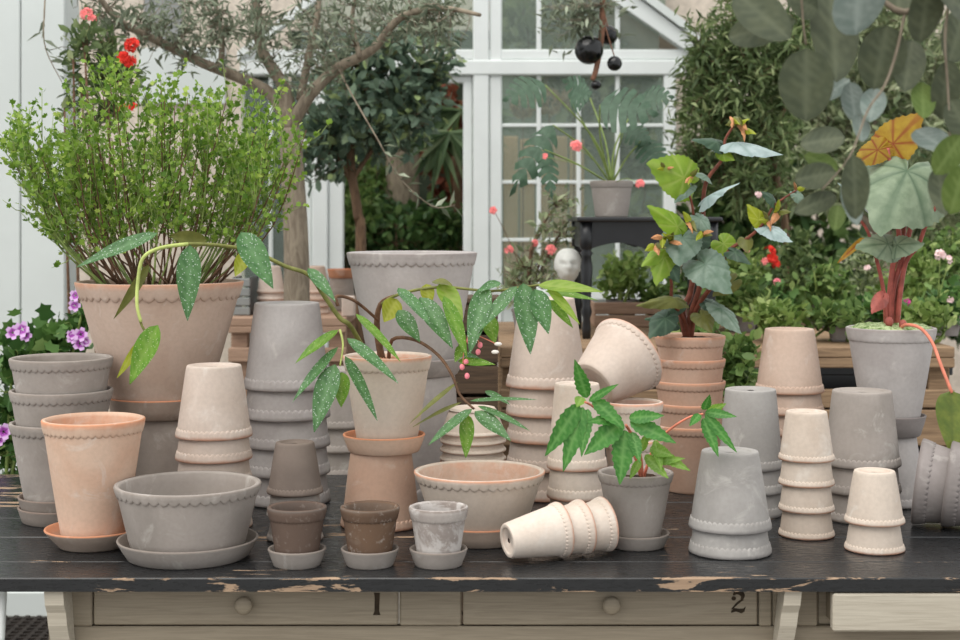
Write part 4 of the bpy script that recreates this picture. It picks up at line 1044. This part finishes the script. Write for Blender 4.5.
# black side table standing on the bench, with pot and split-leaved plant
st = empty('black_side_table', (X(640, 4.7), CAMY+4.72, zb)); tag(st, 'small black side table with turned legs and curved apron on bench', 'table')
xa, xb = X(580, 4.5), X(716, 4.5); ya, yb = CAMY+4.46, CAMY+4.9; tz = Z(217, 4.46)
box('table_top', BLKM, st, xa-.012, xb+.012, ya-.015, yb+.015, tz-.014, tz, bev=.004)
az = tz-.014
ap = []
n = 24
for k in range(n+1):
    t = k/n; ap.append((xa+.02+(xb-xa-.04)*t, az-.085+.022*abs(math.sin(PI*2*t))*(1 if .04 < t < .96 else 0)))
MB().prism([(xa+.02, az)]+ap+[(xb-.02, az)], ya+.008, ya+.022).build('apron', BLKM, st)
MB().prism([(xa+.02, az)]+ap+[(xb-.02, az)], yb-.022, yb-.008).build('apron', BLKM, st)
for xx in (xa+.006, xb-.02): box('apron', BLKM, st, xx, xx+.014, ya+.03, yb-.03, az-.08, az)
for xx in (xa+.018, xb-.018):
    for yy in (ya+.02, yb-.02):
        H = az-zb
        prof = [(.0001, 0), (.012, 0), (.014, .03), (.011, .06), (.017, .08), (.012, .1), (.016, H*.45), (.019, H*.62), (.013, H*.70), (.02, H*.73), (.013, H*.755), (.02, H*.775), (.021, H), (.0001, H)]
        MB().lathe(prof, 14, (xx, yy, zb)).build('leg', BLKM, st, True)
Dp = 4.66; xp = X(611.5, Dp); yp = CAMY+Dp
pp = empty('split_leaf_plant', (xp, yp, tz)); tag(pp, 'large split leaved plant in a grey pot on the black table', 'potted plant')
hp = Z(181, Dp)-tz
pot(None, GREY, Matrix.Translation((xp, yp, tz)), (.067, .050, hp, .005, .2), parent=pp)
soil(pp, xp, Dp, tz+hp-.01, .055)
rp = Vector((xp, yp, tz+hp-.012))
def split_leaf(parent, base, tip, up, Wd, mat):
    base = Vector(base); tip = Vector(tip); L = (tip-base).length; V = []; F = []; n = 6
    for sgn in (1, -1):
        for k in range(n):
            u0, u1 = k/n, (k+.72)/n; w0 = Wd/2*math.sin(PI*min(1, (u0+.12)**.7))**.8; w1 = Wd/2*math.sin(PI*min(1, (u1+.12)**.7))**.8
            b = len(V)
            V += [(u0*L, 0, 0), ((k+1)/n*L, 0, 0), ((u1+.13)*L, sgn*w1, -.06*L), ((u0+.16)*L, sgn*w0*1.02, -.06*L), ((u0+.06)*L, sgn*w0*.5, .01*L), ((u1+.08)*L, sgn*w1*.5, .01*L)]
            q = [(b, b+1, b+5, b+4), (b+4, b+5, b+2, b+3)]
            F += q if sgn > 0 else [tuple(reversed(z)) for z in q]
    me = mesh('leaf', V, F, True, {'vein': [0]*len(V), 'rimv': [0]*len(V)}); me.materials.append(mat)
    xax = (tip-base).normalized(); up = Vector(up); zax = (up-xax*up.dot(xax)).normalized()
    M = Matrix((xax, zax.cross(xax), zax)).transposed().to_4x4(); M.translation = base-Vector(parent.location)
    o = bpy.data.objects.new('leaf', me); C.objects.link(o); o.parent = parent; o.matrix_local = M
SL = [((575, 105), (545, 85), (505, 98), 46, 4.55), ((590, 112), (600, 105), (655, 112), 62, 4.5), ((560, 130), (553, 125), (512, 190), 34, 4.5), ((625, 130), (625, 128), (650, 142), 30, 4.6), ((600, 115), (590, 98), (565, 80), 40, 4.75), ((585, 130), (570, 100), (590, 92), 40, 4.6), ((620, 120), (640, 100), (672, 96), 40, 4.7), ((545, 160), (545, 150), (552, 195), 22, 4.45), ((640, 150), (642, 140), (664, 168), 34, 4.6)]
for mid, b, t, w, dd in SL:
    stem(pp, [rp, P(mid[0]*.5+611*.5, mid[1]*.5+181*.5-6, (dd+Dp)/2), P(b[0], b[1], dd)], .0035, .002, STEM_G, 'stalk')
    split_leaf(pp, P(b[0], b[1], dd), P(t[0], t[1], dd-.04), (0, -.8, .6), w/FPX*dd, F_PHIL)
# head planter with pelargonium behind/left of the black table
hd = empty('head_planter', (X(568, 4.62), CAMY+4.62, zb)); tag(hd, 'pale plaster head shaped planter beside the black table legs', 'planter')
hx, hyy = X(568, 4.62), CAMY+4.62; R_ = .043
m = MB()
rings, segs = 22, 28; zc = Z(265, 4.62); hh = .052
for i in range(rings+1):
    th = PI*i/rings
    for k in range(segs):
        a = 2*PI*k/segs; r = R_*math.sin(th)**.8; dx, dy, dz = r*math.cos(a), r*math.sin(a)*1.15, hh*math.cos(th)
        u_ = dx/R_; v_ = dz/hh; front = max(0, -math.sin(a))
        if i > rings*.62: dx *= .86; 
        nose = .020*math.exp(-(u_/.16)**2)*math.exp(-((v_+.08)/.22)**2)
        eye = -.013*(math.exp(-((abs(u_)-.36)/.17)**2)*math.exp(-((v_-.14)/.11)**2))
        mouth = .008*math.exp(-(u_/.3)**2)*(math.exp(-((v_+.45)/.07)**2)+math.exp(-((v_+.58)/.06)**2))
        brow = .008*math.exp(-((v_-.3)/.1)**2)*math.exp(-(u_/.6)**2)
        dy -= front*(nose+eye+mouth+brow)
        m.v.append((hx+dx, hyy+dy, zc+dz))
for i in range(rings):
    for k in range(segs):
        a = i*segs+k; b = i*segs+(k+1) % segs; m.f.append((a, a+segs, b+segs, b))
m.build('face', STONE, hd, True)
MB().lathe([(.0001, zb), (.034, zb), (.032, zb+.02), (.02, zb+.05), (.02, zc-.03)], 18, (hx, hyy, 0)).build('neck', STONE, hd, True)

# ------------------------------------------------------------------ trees and background plants
# olive tree behind on the left
D0 = 4.75; ol = empty('olive_tree', (X(297, D0), CAMY+D0, 0)); tag(ol, 'grey barked olive tree with forked trunk and narrow silvery leaves', 'tree')
fork = P(290, 128, D0)
stem(ol, [Vector((X(299, D0), CAMY+D0, 0)), P(297, 330, D0), P(296, 240, D0), P(292, 165, D0), fork], .045, .034, BARK, 'trunk', 12, 6)
limbs = [[fork, P(272, 95, D0), P(240, 78, D0), P(200, 62, D0-.05), P(160, 42, D0-.1), P(118, 20, D0-.15), P(95, -10, D0-.2)],
         [fork, P(285, 90, D0), P(262, 50, D0), P(258, 15, D0), P(250, -30, D0)],
         [fork, P(310, 95, D0-.05), P(338, 68, D0-.05), P(372, 50, D0-.1), P(400, 18, D0-.15), P(440, 8, D0-.2), P(480, 15, D0-.3)],
         [P(300, 100, D0), P(310, 50, D0+.05), P(318, 10, D0+.1), P(320, -30, D0+.1)], [P(220, 70, D0), P(222, 40, D0), P(215, 0, D0)], [P(360, 57, D0-.1), P(352, 20, D0), P(360, -20, D0)],
         [P(95, -10, D0-.2), P(52, -20, D0-.3), P(44, 20, D0-.35), P(46, 50, D0-.35), P(62, 82, D0-.35)],
         [P(338, 68, D0-.05), P(352, 95, D0-.2), P(378, 140, D0-.25), P(400, 178, D0-.25), P(432, 206, D0-.25), P(455, 205, D0-.25)]]
anch = []
for i, l in enumerate(limbs):
    a, b = [(.022, .008), (.024, .010), (.022, .006), (.014, .006), (.012, .005), (.010, .004), (.0035, .0012), (.003, .0012)][i]
    stem(ol, l, a, b, BARK, 'limb', 8, 4); anch += smooth(l, 3)[1:]
def bl(px, py, D, rx, ry, rz): return (P(px, py, D), (rx/FPX*D, rz, ry/FPX*D))
crown(ol, anch, [bl(150, 20, D0-.1, 70, 45, .25), bl(240, 20, D0, 60, 50, .3), bl(330, 20, D0, 70, 50, .3), bl(410, 15, D0-.1, 60, 45, .25), bl(300, 70, D0, 60, 35, .25), bl(200, 50, D0, 50, 30, .2), bl(90, 20, D0-.2, 30, 40, .15), bl(440, 30, D0-.2, 30, 40, .15)], 440, TPL_LANCE, F_OLIVE, .042, .0105, 70, .0018, BARK, up=.1, maxl=.28, start=.15)
hang = [smooth(l, 4)[6:] for l in (limbs[6], limbs[7])]
Pt, Dr, Nr = twig_leaves(hang, 55, .05, start=.25, up=0, jitter=.003); foliage('foliage', Pt, Dr, Nr, .055, .015, TPL_LANCE, F_PALE if False else F_OLIVE, ol)
# standard evergreen tree behind
D1 = 5.6; sd = empty('standard_tree', (X(356, D1), CAMY+D1, 0)); tag(sd, 'small standard tree with slim brown trunk and dark blue green crown', 'tree')
stem(sd, [Vector((X(360, D1), CAMY+D1, 0)), P(361, 260, D1), P(358, 215, D1), P(352, 175, D1), P(350, 140, D1)], .022, .015, BARK2, 'trunk', 10, 4)
l1 = [[P(353, 185, D1), P(340, 160, D1), P(325, 130, D1)], [P(352, 180, D1), P(372, 150, D1), P(395, 115, D1)], [P(350, 140, D1), P(355, 100, D1), P(350, 60, D1)]]
an = []
for l in l1: stem(sd, l, .012, .005, BARK2, 'limb', 6, 4); an += smooth(l, 4)
crown(sd, an, [bl(330, 140, D1, 45, 45, .25), bl(385, 120, D1, 55, 50, .28), bl(350, 90, D1, 60, 45, .28), bl(420, 90, D1, 35, 50, .2), bl(310, 170, D1, 20, 20, .1), bl(420, 50, D1, 40, 40, .2)], 420, TPL_OVAL, F_BLUE, .05, .03, 70, .002, BARK2, up=.1, maxl=.4, start=.1)
# plants inside the doorway
def shrub(name, label, cat, px, base_py, D, blobs, k, tpl, mat, L, Wd, per_m=60, group=None, maxl=.35, stem_mat=BARK2, floor=None, up=.2, nst=5, potr=0):
    global ZMIN
    z0 = 0 if floor is None else floor; ZMIN = z0+(.035 if floor else 0)
    e = empty(name, (X(px, D), CAMY+D, z0)); tag(e, label, cat, group)
    an = []
    for i in range(nst):
        t = blob_pts(blobs, 1)[0]; b = Vector(e.location)+Vector((rng.normal()*.02, rng.normal()*.02, 0))
        l = [b, b.lerp(t, .5)+Vector(rng.normal(size=3))*.03, t]; stem(e, l, .008, .003, stem_mat, 'stem', 5, 4); an += smooth(l, 5)[3:]
    crown(e, an, blobs, k, tpl, mat, L, Wd, per_m, .0016, stem_mat, up, .1, 0, maxl)
    if potr:
        pot(None, SLATE, Matrix.Translation(Vector(e.location)+Vector((0, 0, .0005))), (potr, potr*.7, potr*1.5, .005), parent=e); soil(e, X(px, D), D, z0+potr*1.4, potr*.85)
    ZMIN = -9
    return e
shrub('leafy_shrub', 'low green shrub with broad leaves inside the doorway', 'shrub', 400, 300, 7.6, [bl(400, 235, 7.6, 60, 28, .3), bl(380, 215, 7.7, 40, 25, .2), bl(440, 225, 7.6, 35, 30, .2)], 420, TPL_OVAL, F_DEEP, .055, .036, 60, maxl=.5)
shrub('leafy_shrub', 'bright leafy shrub beside the slim brown trunk in the doorway', 'shrub', 365, 300, 8.0, [bl(385, 180, 8, 30, 30, .2), bl(355, 225, 7.4, 20, 30, .15), bl(360, 200, 8, 25, 40, .2)], 230, TPL_OVAL, F_MID, .05, .032, 60, maxl=.5)
shrub('copper_shrub', 'tall shrub with copper brown leaves inside the doorway', 'shrub', 445, 300, 8.2, [bl(440, 110, 8.2, 30, 35, .2), bl(455, 180, 8.2, 25, 50, .2), bl(425, 130, 8.2, 25, 30, .2)], 220, TPL_OVAL, F_RED, .09, .06, 45, maxl=.6)
pm = empty('fan_palm', (X(455, 7.7), CAMY+7.7, 0)); tag(pm, 'small fan palm with narrow drooping leaf blades in the doorway', 'palm')
stem(pm, [Vector(pm.location), P(458, 260, 7.7), P(456, 150, 7.7)], .03, .02, BARK2, 'trunk', 8, 4)
Pt, Dr, Nr = [], [], []
for (px, py, dd) in ((450, 132, 7.5), (462, 110, 7.6), (440, 140, 7.55)):
    c = P(px, py, dd)
    stem(pm, [P(456, 155, 7.7), P((456+px)/2, py-2, 7.6), c], .006, .004, STEM_G, 'stalk', 5)
    for k in range(26):
        a = rng.uniform(-.25*PI, 1.25*PI); Pt.append(tuple(c)); Dr.append((math.cos(a), -.35+rng.normal()*.2, -abs(math.sin(a))*.8+.1)); Nr.append((0, -1, .5))
foliage('foliage', Pt, Dr, Nr, .30*rng.uniform(.7, 1.1, len(Pt)), .03, TPL_BLADE, F_PALM, pm)
stm = P(403, 250, 7.9)
tk = empty('old_trunk', (stm.x, stm.y, 0)); tag(tk, 'grey old tree trunk standing in the shade behind the doorway', 'trunk')
stem(tk, [Vector((stm.x, stm.y, 0)), P(403, 260, 7.9), P(402, 200, 7.9), P(404, 120, 7.9)], .10, .085, BARK, 'bark_trunk', 10, 5)
# pale puffs behind the glass
for i, (px, py, r) in enumerate(((523, 106, 10), (549, 102, 11), (574, 98, 10))):
    e = empty('dried_hydrangea', (X(px, 7.5), CAMY+7.5, 0)); tag(e, 'pale brown dried flower head on a stalk behind the glass', 'dried flower', 'dried flowers behind glass')
    stem(e, [Vector(e.location), P(px, py, 7.5)], .004, .003, STEM_B, 'stalk', 5)
    c = P(px, py, 7.5); n = 160; d = rng.normal(size=(n, 3)); d /= np.linalg.norm(d, axis=1, keepdims=True)
    foliage('florets', np.array(c)+d*r/FPX*7.5*.8, d, rng.normal(size=(n, 3)), .03, .03, TPL_OVAL, DRYF, e)

# right hand trees
D2 = 5.4; wl = empty('willowy_tree', (X(760, D2), CAMY+D2, 0)); tag(wl, 'willowy tree with narrow olive green leaves behind the begonia', 'tree')
stem(wl, [Vector((X(757, D2), CAMY+D2, 0)), P(788, 320, D2), P(787, 240, D2), P(770, 150, D2), P(750, 80, D2)], .018, .012, BARK2, 'trunk', 9, 5)
ll = [[P(775, 170, D2), P(740, 110, D2), P(700, 60, D2)], [P(760, 110, D2), P(735, 50, D2), P(740, 0, D2)], [P(770, 150, D2), P(790, 90, D2), P(800, 30, D2)], [P(780, 200, D2), P(740, 180, D2), P(705, 170, D2)]]
an = []
for l in ll: stem(wl, l, .010, .004, BARK2, 'limb', 6, 4); an += smooth(l, 4)
crown(wl, an, [bl(735, 40, D2, 45, 55, .25), bl(715, 110, D2, 50, 55, .25), bl(770, 90, D2, 40, 90, .3), bl(690, 150, D2, 35, 45, .2), bl(750, 180, D2, 45, 50, .25), bl(700, 60, D2, 30, 50, .2), bl(800, 60, D2, 35, 60, .25)], 820, TPL_LANCE, F_WIL, .05, .0135, 85, .0018, BARK2, up=-.1, maxl=.35, start=.1)
D3 = 6.3; wt2 = empty('broad_tree', (X(880, D3), CAMY+D3, 0)); tag(wt2, 'broad grey green tree filling the background behind the rounded leaves', 'tree')
stem(wt2, [Vector((X(890, D3), CAMY+D3, 0)), P(885, 300, D3), P(880, 200, D3), P(870, 100, D3)], .05, .03, BARK, 'trunk', 10, 5)
ll = [[P(880, 180, D3), P(840, 130, D3), P(800, 100, D3)], [P(880, 160, D3), P(920, 110, D3), P(950, 90, D3)], [P(870, 100, D3), P(860, 40, D3), P(850, -10, D3)], [P(885, 240, D3), P(840, 200, D3), P(800, 200, D3)], [P(885, 230, D3), P(930, 190, D3), P(970, 190, D3)]]
an = []
for l in ll: stem(wt2, l, .02, .008, BARK, 'limb', 6, 4); an += smooth(l, 4)
crown(wt2, an, [bl(830, 60, D3, 60, 70, .3), bl(920, 60, D3, 70, 80, .3), bl(830, 170, D3, 60, 50, .3), bl(930, 190, D3, 60, 60, .3), bl(880, 120, D3, 70, 60, .3)], 720, TPL_LANCE, F_PALE, .065, .018, 70, .002, BARK, up=0, maxl=.5, start=.05)
# hedge behind everything on the right, climbing in front of the plaster wall
shrub('tall_hedge', 'dense dark green hedge along the back wall at the right', 'hedge', 820, 400, 7.6, [bl(760, 130, 7.6, 80, 130, .25), bl(880, 130, 7.6, 100, 140, .25), bl(950, 250, 7.5, 60, 100, .25), bl(800, 280, 7.5, 100, 70, .25), bl(720, 250, 7.6, 50, 90, .2)], 900, TPL_OVAL, F_DARK, .11, .065, 42, maxl=.5, nst=10)
# leafy plants on the right bench
spots = [(742, 300, 4.75, 26, 40, F_MID, 'soft green leafy plant between begonia and bench edge'), (760, 315, 4.9, 34, 36, F_PEL, 'lush pelargonium with red flowers beside the slim trunk'), (822, 300, 4.95, 36, 46, F_MID, 'loose green bedding plant beside the pink upturned pots'),
         (905, 290, 4.95, 34, 52, F_SOFT, 'bright green plant behind the broad leaved begonia'), (945, 315, 4.6, 24, 36, F_PEL, 'bright leafy pelargonium with pale pink flowers at bench end'), (858, 285, 5.15, 36, 50, F_PALE, 'grey green feathery plant further back on the bench'),
         (735, 285, 5.12, 36, 46, F_SOFT, 'tall soft green plant at the back of the bench'), (880, 320, 4.5, 26, 26, F_PEL, 'low round leaved plant in front on the bench'), (790, 270, 5.15, 30, 50, F_WIL, 'airy grey green plant behind the slim trunk'), (940, 270, 5.1, 34, 50, F_MID, 'tall leafy plant at the far bench end'),
         (775, 335, 4.36, 30, 12, F_SOFT, 'low creeping green plant along the bench front edge'), (838, 332, 4.38, 30, 14, F_MID, 'low dark leafy plant beside the grey begonia pot'), (925, 330, 4.36, 26, 18, F_SOFT, 'low yellow green plant below the pale pink flowers'),
         (660, 300, 5.1, 22, 30, F_MID, 'small leafy plant under the black table'), (622, 275, 5.1, 24, 30, F_SOFT, 'yellow green shrub seen between the black table legs')]
PLN = []
for px, py, dd, rx, ry, mt, lb in spots:
    e = shrub('bench_plant', lb, 'plant', px, py, dd, [bl(px, py, dd, rx, ry*.8, .12), bl(px-rx*.4, py+ry*.3, dd, rx*.6, ry*.5, .1), bl(px+rx*.4, py-ry*.4, dd, rx*.5, ry*.5, .1)], 130, TPL_LOBE if mt in (F_PEL,) else TPL_OVAL, mt, .034, .024 if mt is not F_PALE else .013, 95, stem_mat=STEM_G, floor=zb+.0, maxl=.16, potr=.055 if ry > 20 else .03)
    PLN.append(e)
for px, py, r in ((769, 252, 7), (772, 258, 7), (776, 264, 5), (765, 262, 5)): flower_head(PLN[1], P(px, py, 4.8), r/FPX*4.8, FLR if px > 766 else FLC, n=6)
for px, py, r in ((777, 282, 4), (746, 250, 4)): flower_head(PLN[1], P(px, py, 4.8), r/FPX*4.8, FLP, n=5)
for px, py, r in ((940, 255, 6), (948, 260, 5), (950, 300, 4)):
    stem(PLN[4], [P(938, 300, 4.55), P(px, py+4, 4.52)], .0018, .0014, STEM_G); flower_head(PLN[4], P(px, py, 4.5), r/FPX*4.5, FLWT, n=7)
flower_head(PLN[3], P(906, 303, 4.75), 5/FPX*4.75, FLM, n=6)
for px, py in ((867, 268), (842, 275), (758, 195), (763, 196)): flower_head(PLN[5], P(px, py, 4.95), 4/FPX*4.95, FLWT, n=5)
shrub('floor_plant', 'large leafy green plant standing on the floor before the bench', 'plant', 740, 400, 3.95, [bl(742, 375, 3.95, 22, 38, .08), bl(700, 345, 4.0, 25, 20, .06)], 120, TPL_OVAL, F_MID, .04, .03, 80, stem_mat=STEM_G, maxl=.3)
# coral flowered pelargonium in front of the greenhouse post
pl_ = shrub('coral_pelargonium', 'twiggy pelargonium with coral pink flower heads beside the greenhouse post', 'plant', 527, 320, 4.70, [bl(530, 270, 4.75, 32, 24, .12), bl(550, 240, 4.8, 24, 26, .1), bl(515, 290, 4.7, 24, 18, .1), bl(560, 210, 4.8, 20, 26, .08)], 140, TPL_LANCE, F_PALE, .034, .013, 80, stem_mat=STEM_B, floor=zb, maxl=.16, potr=.05)
for px, py, r in ((494, 211, 5), (509, 250, 5), (551, 250, 6), (535, 243, 4), (576, 147, 7), (545, 157, 4), (640, 184, 5)):
    b = P(530 + (px-530)*.3, 265, 4.7)
    if py > 200: stem(pl_, [b, b.lerp(P(px, py, 4.65), .5)+Vector((0, 0, .01)), P(px, py, 4.65)], .0014, .001, STEM_B); flower_head(pl_, P(px, py, 4.64), r/FPX*4.64, FLC, n=7)
    else: stem(pp, [rp, P((px+611)/2, (py+181)/2-4, 4.5), P(px, py, 4.42)], .0014, .001, STEM_G); flower_head(pp, P(px, py, 4.41), r/FPX*4.41, FLC, n=8)
# red pelargonium climbing behind the bush
rpg = shrub('red_pelargonium', 'tall grey leaved pelargonium with red flowers behind the bushy pot', 'plant', 110, 300, 4.4, [bl(95, 60, 4.4, 30, 45, .12), bl(125, 80, 4.4, 25, 30, .1), bl(85, 110, 4.4, 20, 30, .1)], 120, TPL_OVAL, F_WIL, .04, .02, 70, stem_mat=STEM_B, maxl=.25)
for px, py, r in ((87, 14, 7), (92, 19, 5), (132, 45, 8), (124, 59, 8), (130, 62, 7), (122, 108, 6), (133, 107, 5)): flower_head(rpg, P(px, py, 4.25), r/FPX*4.25, FLR if px > 100 else FLC, n=8)
# violet pelargonium at the far left behind the table, on a white stand
Dv = 3.85; stz = Z(524, Dv)-.1
sto = empty('plant_stand', (X(20, Dv), CAMY+Dv, 0)); tag(sto, 'white painted round plant stand behind the left end of the table', 'stand')
MB().lathe([(.0001, stz-.025), (.16, stz-.025), (.165, stz-.012), (.16, stz), (.0001, stz)], 28, (X(20, Dv), CAMY+Dv, 0)).build('stand_top', WHITE, sto, True)
for k in range(3):
    a = k*2*PI/3+.4; MB().tube([(X(20, Dv)+.10*math.cos(a), CAMY+Dv+.10*math.sin(a), stz-.025), (X(20, Dv)+.15*math.cos(a), CAMY+Dv+.15*math.sin(a), 0)], [.012, .009], 8).build('leg', WHITE, sto, True)
vp = empty('violet_pelargonium', (X(20, Dv), CAMY+Dv, stz)); tag(vp, 'pelargonium with violet and white flowers in a white pot behind table', 'potted plant')
pot(None, WHITEPOT, Matrix.Translation((X(20, Dv), CAMY+Dv, stz+.0005)), (.13, .09, .20, .008), parent=vp)
soil(vp, X(20, Dv), Dv, stz+.19, .115)
vb = [bl(20, 360, Dv, 40, 40, .12), bl(85, 315, Dv, 26, 34, .1), bl(15, 440, Dv, 40, 60, .13), bl(10, 500, Dv-.05, 25, 25, .1), bl(60, 340, Dv, 35, 25, .12), bl(20, 420, Dv, 50, 70, .14)]
an = []
for i in range(9):
    t = blob_pts(vb, 1)[0]; b = Vector((X(20, Dv)+rng.normal()*.03, CAMY+Dv+rng.normal()*.03, stz+.19)); l = [b, b.lerp(t, .5)+Vector((0, 0, .03)), t]
    stem(vp, l, .006, .003, STEM_G, 'stem', 5, 4); an += smooth(l, 4)
crown(vp, an, vb, 210, TPL_LOBE, F_PEL, .045, .042, 60, .002, STEM_G, .2, .1, 0, .3, jitter=.01)
for px, py, r in ((14, 333, 7), (24, 330, 8), (27, 336, 6), (77, 296, 6), (75, 306, 6), (74, 338, 6), (82, 335, 7), (80, 344, 7), (86, 342, 5), (4, 432, 8), (0, 440, 6), (72, 335, 5)):
    flower_head(vp, P(px, py, Dv-.16), r/FPX*Dv, FLV, face=(random.uniform(-.3, .3), -1, .2), n=1, petal=1.0)
# black balls hanging among the olive sprays in front of the gable
Dh = 5.0
hg = empty('hanging_ornament', P(598, -30, Dh)); tag(hg, 'black glossy balls hanging on a brown rope with olive sprays', 'ornament')
stem(hg, [P(603, -160, Dh), P(603, 0, Dh), P(601, 40, Dh), P(596, 70, Dh), P(592, 80, Dh)], .012, .008, CORD, 'rope', 8, 3)
MB().ball(P(589, 50, Dh), 14.5/FPX*Dh, 14, 20, (1, 1, 1)).build('ball', BLKG, hg, True)
MB().ball(P(614.5, 63.5, Dh-.03), 7.5/FPX*Dh, 12, 16).build('ball', BLKG, hg, True)
MB().ball(P(596, 85, Dh), 5/FPX*Dh, 10, 12, (1.1, 1, .9)).build('ball', BLKG, hg, True)
MB().ball(P(608, 35, Dh+.08), 10/FPX*Dh, 12, 16).build('ball', BLKG, hg, True)
for a, b in (((603, 20), (614.5, 57)), ((601, 40), (589, 40)), ((603, 10), (608, 27))): stem(hg, [P(*a, Dh), P(*b, Dh-.02)], .003, .002, CORD, 'cord', 5)
crown(hg, [P(600, y, Dh-.02) for y in (-60, -30, -10, 5, 20)], [bl(590, 15, Dh, 30, 30, .1), bl(560, 25, Dh, 25, 35, .1), bl(610, 5, Dh, 25, 20, .1), bl(565, 5, Dh, 30, 20, .1), bl(622, 45, Dh, 10, 12, .05)], 60, TPL_LANCE, F_OLIVE, .045, .012, 60, .0014, BARK, up=-.15, maxl=.3, start=.15)
# wooden box under/behind the black table on the bench
wb = empty('planter_box', (X(640, 5.0), CAMY+5.0, zb)); tag(wb, 'low pinkish wooden planter box standing on the bench behind begonia', 'box')
for i in range(2): box('board', PINKW, wb, X(596, 4.86), X(700, 4.86), CAMY+4.93, CAMY+4.945, zb+.001+i*.042, zb+.04+i*.042)
box('box_end', PINKW, wb, X(596, 4.86), X(598, 4.86), CAMY+4.946, CAMY+5.18, zb, zb+.08); box('box_end', PINKW, wb, X(698, 4.86), X(700, 4.86), CAMY+4.946, CAMY+5.18, zb, zb+.08)

# dark timber crates stacked on the floor between the table and the greenhouse post
ck = 0
for (p0, p1, y0, y1, dd, lb) in ((436, 498, 302, 470, 4.03, 'tall dark slatted crate on the floor below the coral pelargonium'),):
    x0, x1 = X(p0, dd), X(p1, dd); c_ = empty('slatted_crate', ((x0+x1)/2, CAMY+dd+.05, 0)); tag(c_, lb, 'crate')
    n_ = 14; ztop = Z(y0, dd)
    for i in range(n_): box('slat', DARKW, c_, x0, x1, CAMY+dd, CAMY+dd+.012, i*ztop/n_+.004, (i+1)*ztop/n_-.006, bev=.002)
    for xx in (x0+.002, x1-.022): box('crate_post', DARKW, c_, xx, xx+.02, CAMY+dd+.0125, CAMY+dd+.14, 0, ztop-.005)
    box('crate_back', DARKW, c_, x0, x1, CAMY+dd+.141, CAMY+dd+.15, 0, ztop-.005)
    box('crate_lid', DARKW, c_, x0-.005, x1+.005, CAMY+dd-.005, CAMY+dd+.155, ztop-.0045, ztop+.012)
# foliage seen through the panes
shrub('indoor_plant', 'pale leafy plant standing behind the greenhouse panes', 'plant', 590, 300, 8.3, [bl(570, 60, 8.3, 60, 60, .15), bl(620, 130, 8.3, 45, 60, .15), bl(530, 20, 8.3, 40, 40, .12), bl(640, 220, 8.3, 30, 60, .15)], 240, TPL_OVAL, F_PALE, .11, .07, 40, maxl=.6)

# black crates and low shelf added to imitate the dark under the right bench
sh = tag(box('shelf_board', BENCHW, None, X(505, 4.2), X(950, 4.2), CAMY+4.30, CAMY+5.1, .455, .48, bev=.004), 'added wooden shelf board for the shade crates under the slatted bench', 'shelf')
for k, (p0, p1, lb) in enumerate(((520, 610, 'leaf crate'), (640, 745, 'begonia stack'), (770, 850, 'pink upturned stack'), (868, 940, 'broad leaved begonia'))):
    x0, x1 = X(p0, 4.45), X(p1, 4.45); y0 = CAMY+4.36; zc0 = .481; zc1 = .97
    c_ = empty('shade_crate', ((x0+x1)/2, y0, zc0)); tag(c_, f"black crate added as shade under the wooden bench, behind the {['leaning pot', 'red stemmed begonia', 'pale pink upturned stack', 'broad leaved begonia'][k]}", 'crate')
    box('crate_front', BLKM, c_, x0, x1, y0, y0+.015, zc0, zc1); box('crate_back', BLKM, c_, x0, x1, y0+.45, y0+.465, zc0, zc1)
    box('crate_side', BLKM, c_, x0, x0+.015, y0+.016, y0+.449, zc0, zc1); box('crate_side', BLKM, c_, x1-.015, x1, y0+.016, y0+.449, zc0, zc1)
    box('crate_rim', BLKM, c_, x0-.008, x1+.008, y0-.008, y0-.0005, zc1-.03, zc1)

# grey pots stacked on a dark box behind the table
D_ = 3.95; x_ = X(340, D_); yb_ = CAMY+D_; zt_ = Z(496, D_)
bxm = empty('wooden_box', (x_, yb_, 0)); tag(bxm, 'dark upright wooden box on the floor behind the spotted begonia', 'box')
for i in range(8): box('board', DARKW, bxm, X(298, D_), X(384, D_), yb_-.115, yb_-.10, i*zt_/8+.001, (i+1)*zt_/8-.004)
for xx in (X(298, D_), X(384, D_)-.015): box('box_side', DARKW, bxm, xx, xx+.015, yb_-.099, yb_+.10, 0, zt_-.016)
box('box_top', DARKW, bxm, X(298, D_), X(384, D_), yb_-.115, yb_+.10, zt_-.0155, zt_)
for i in range(4):
    pot(f"grey clay pot, {ORD[4][3-i]} of the upturned stack on the dark box", GREY, Matrix.Translation((x_, yb_, zt_+.0005+i*.062+.15)) @ FLIP, (.085, .062, .15, .005), 'pots on dark box')
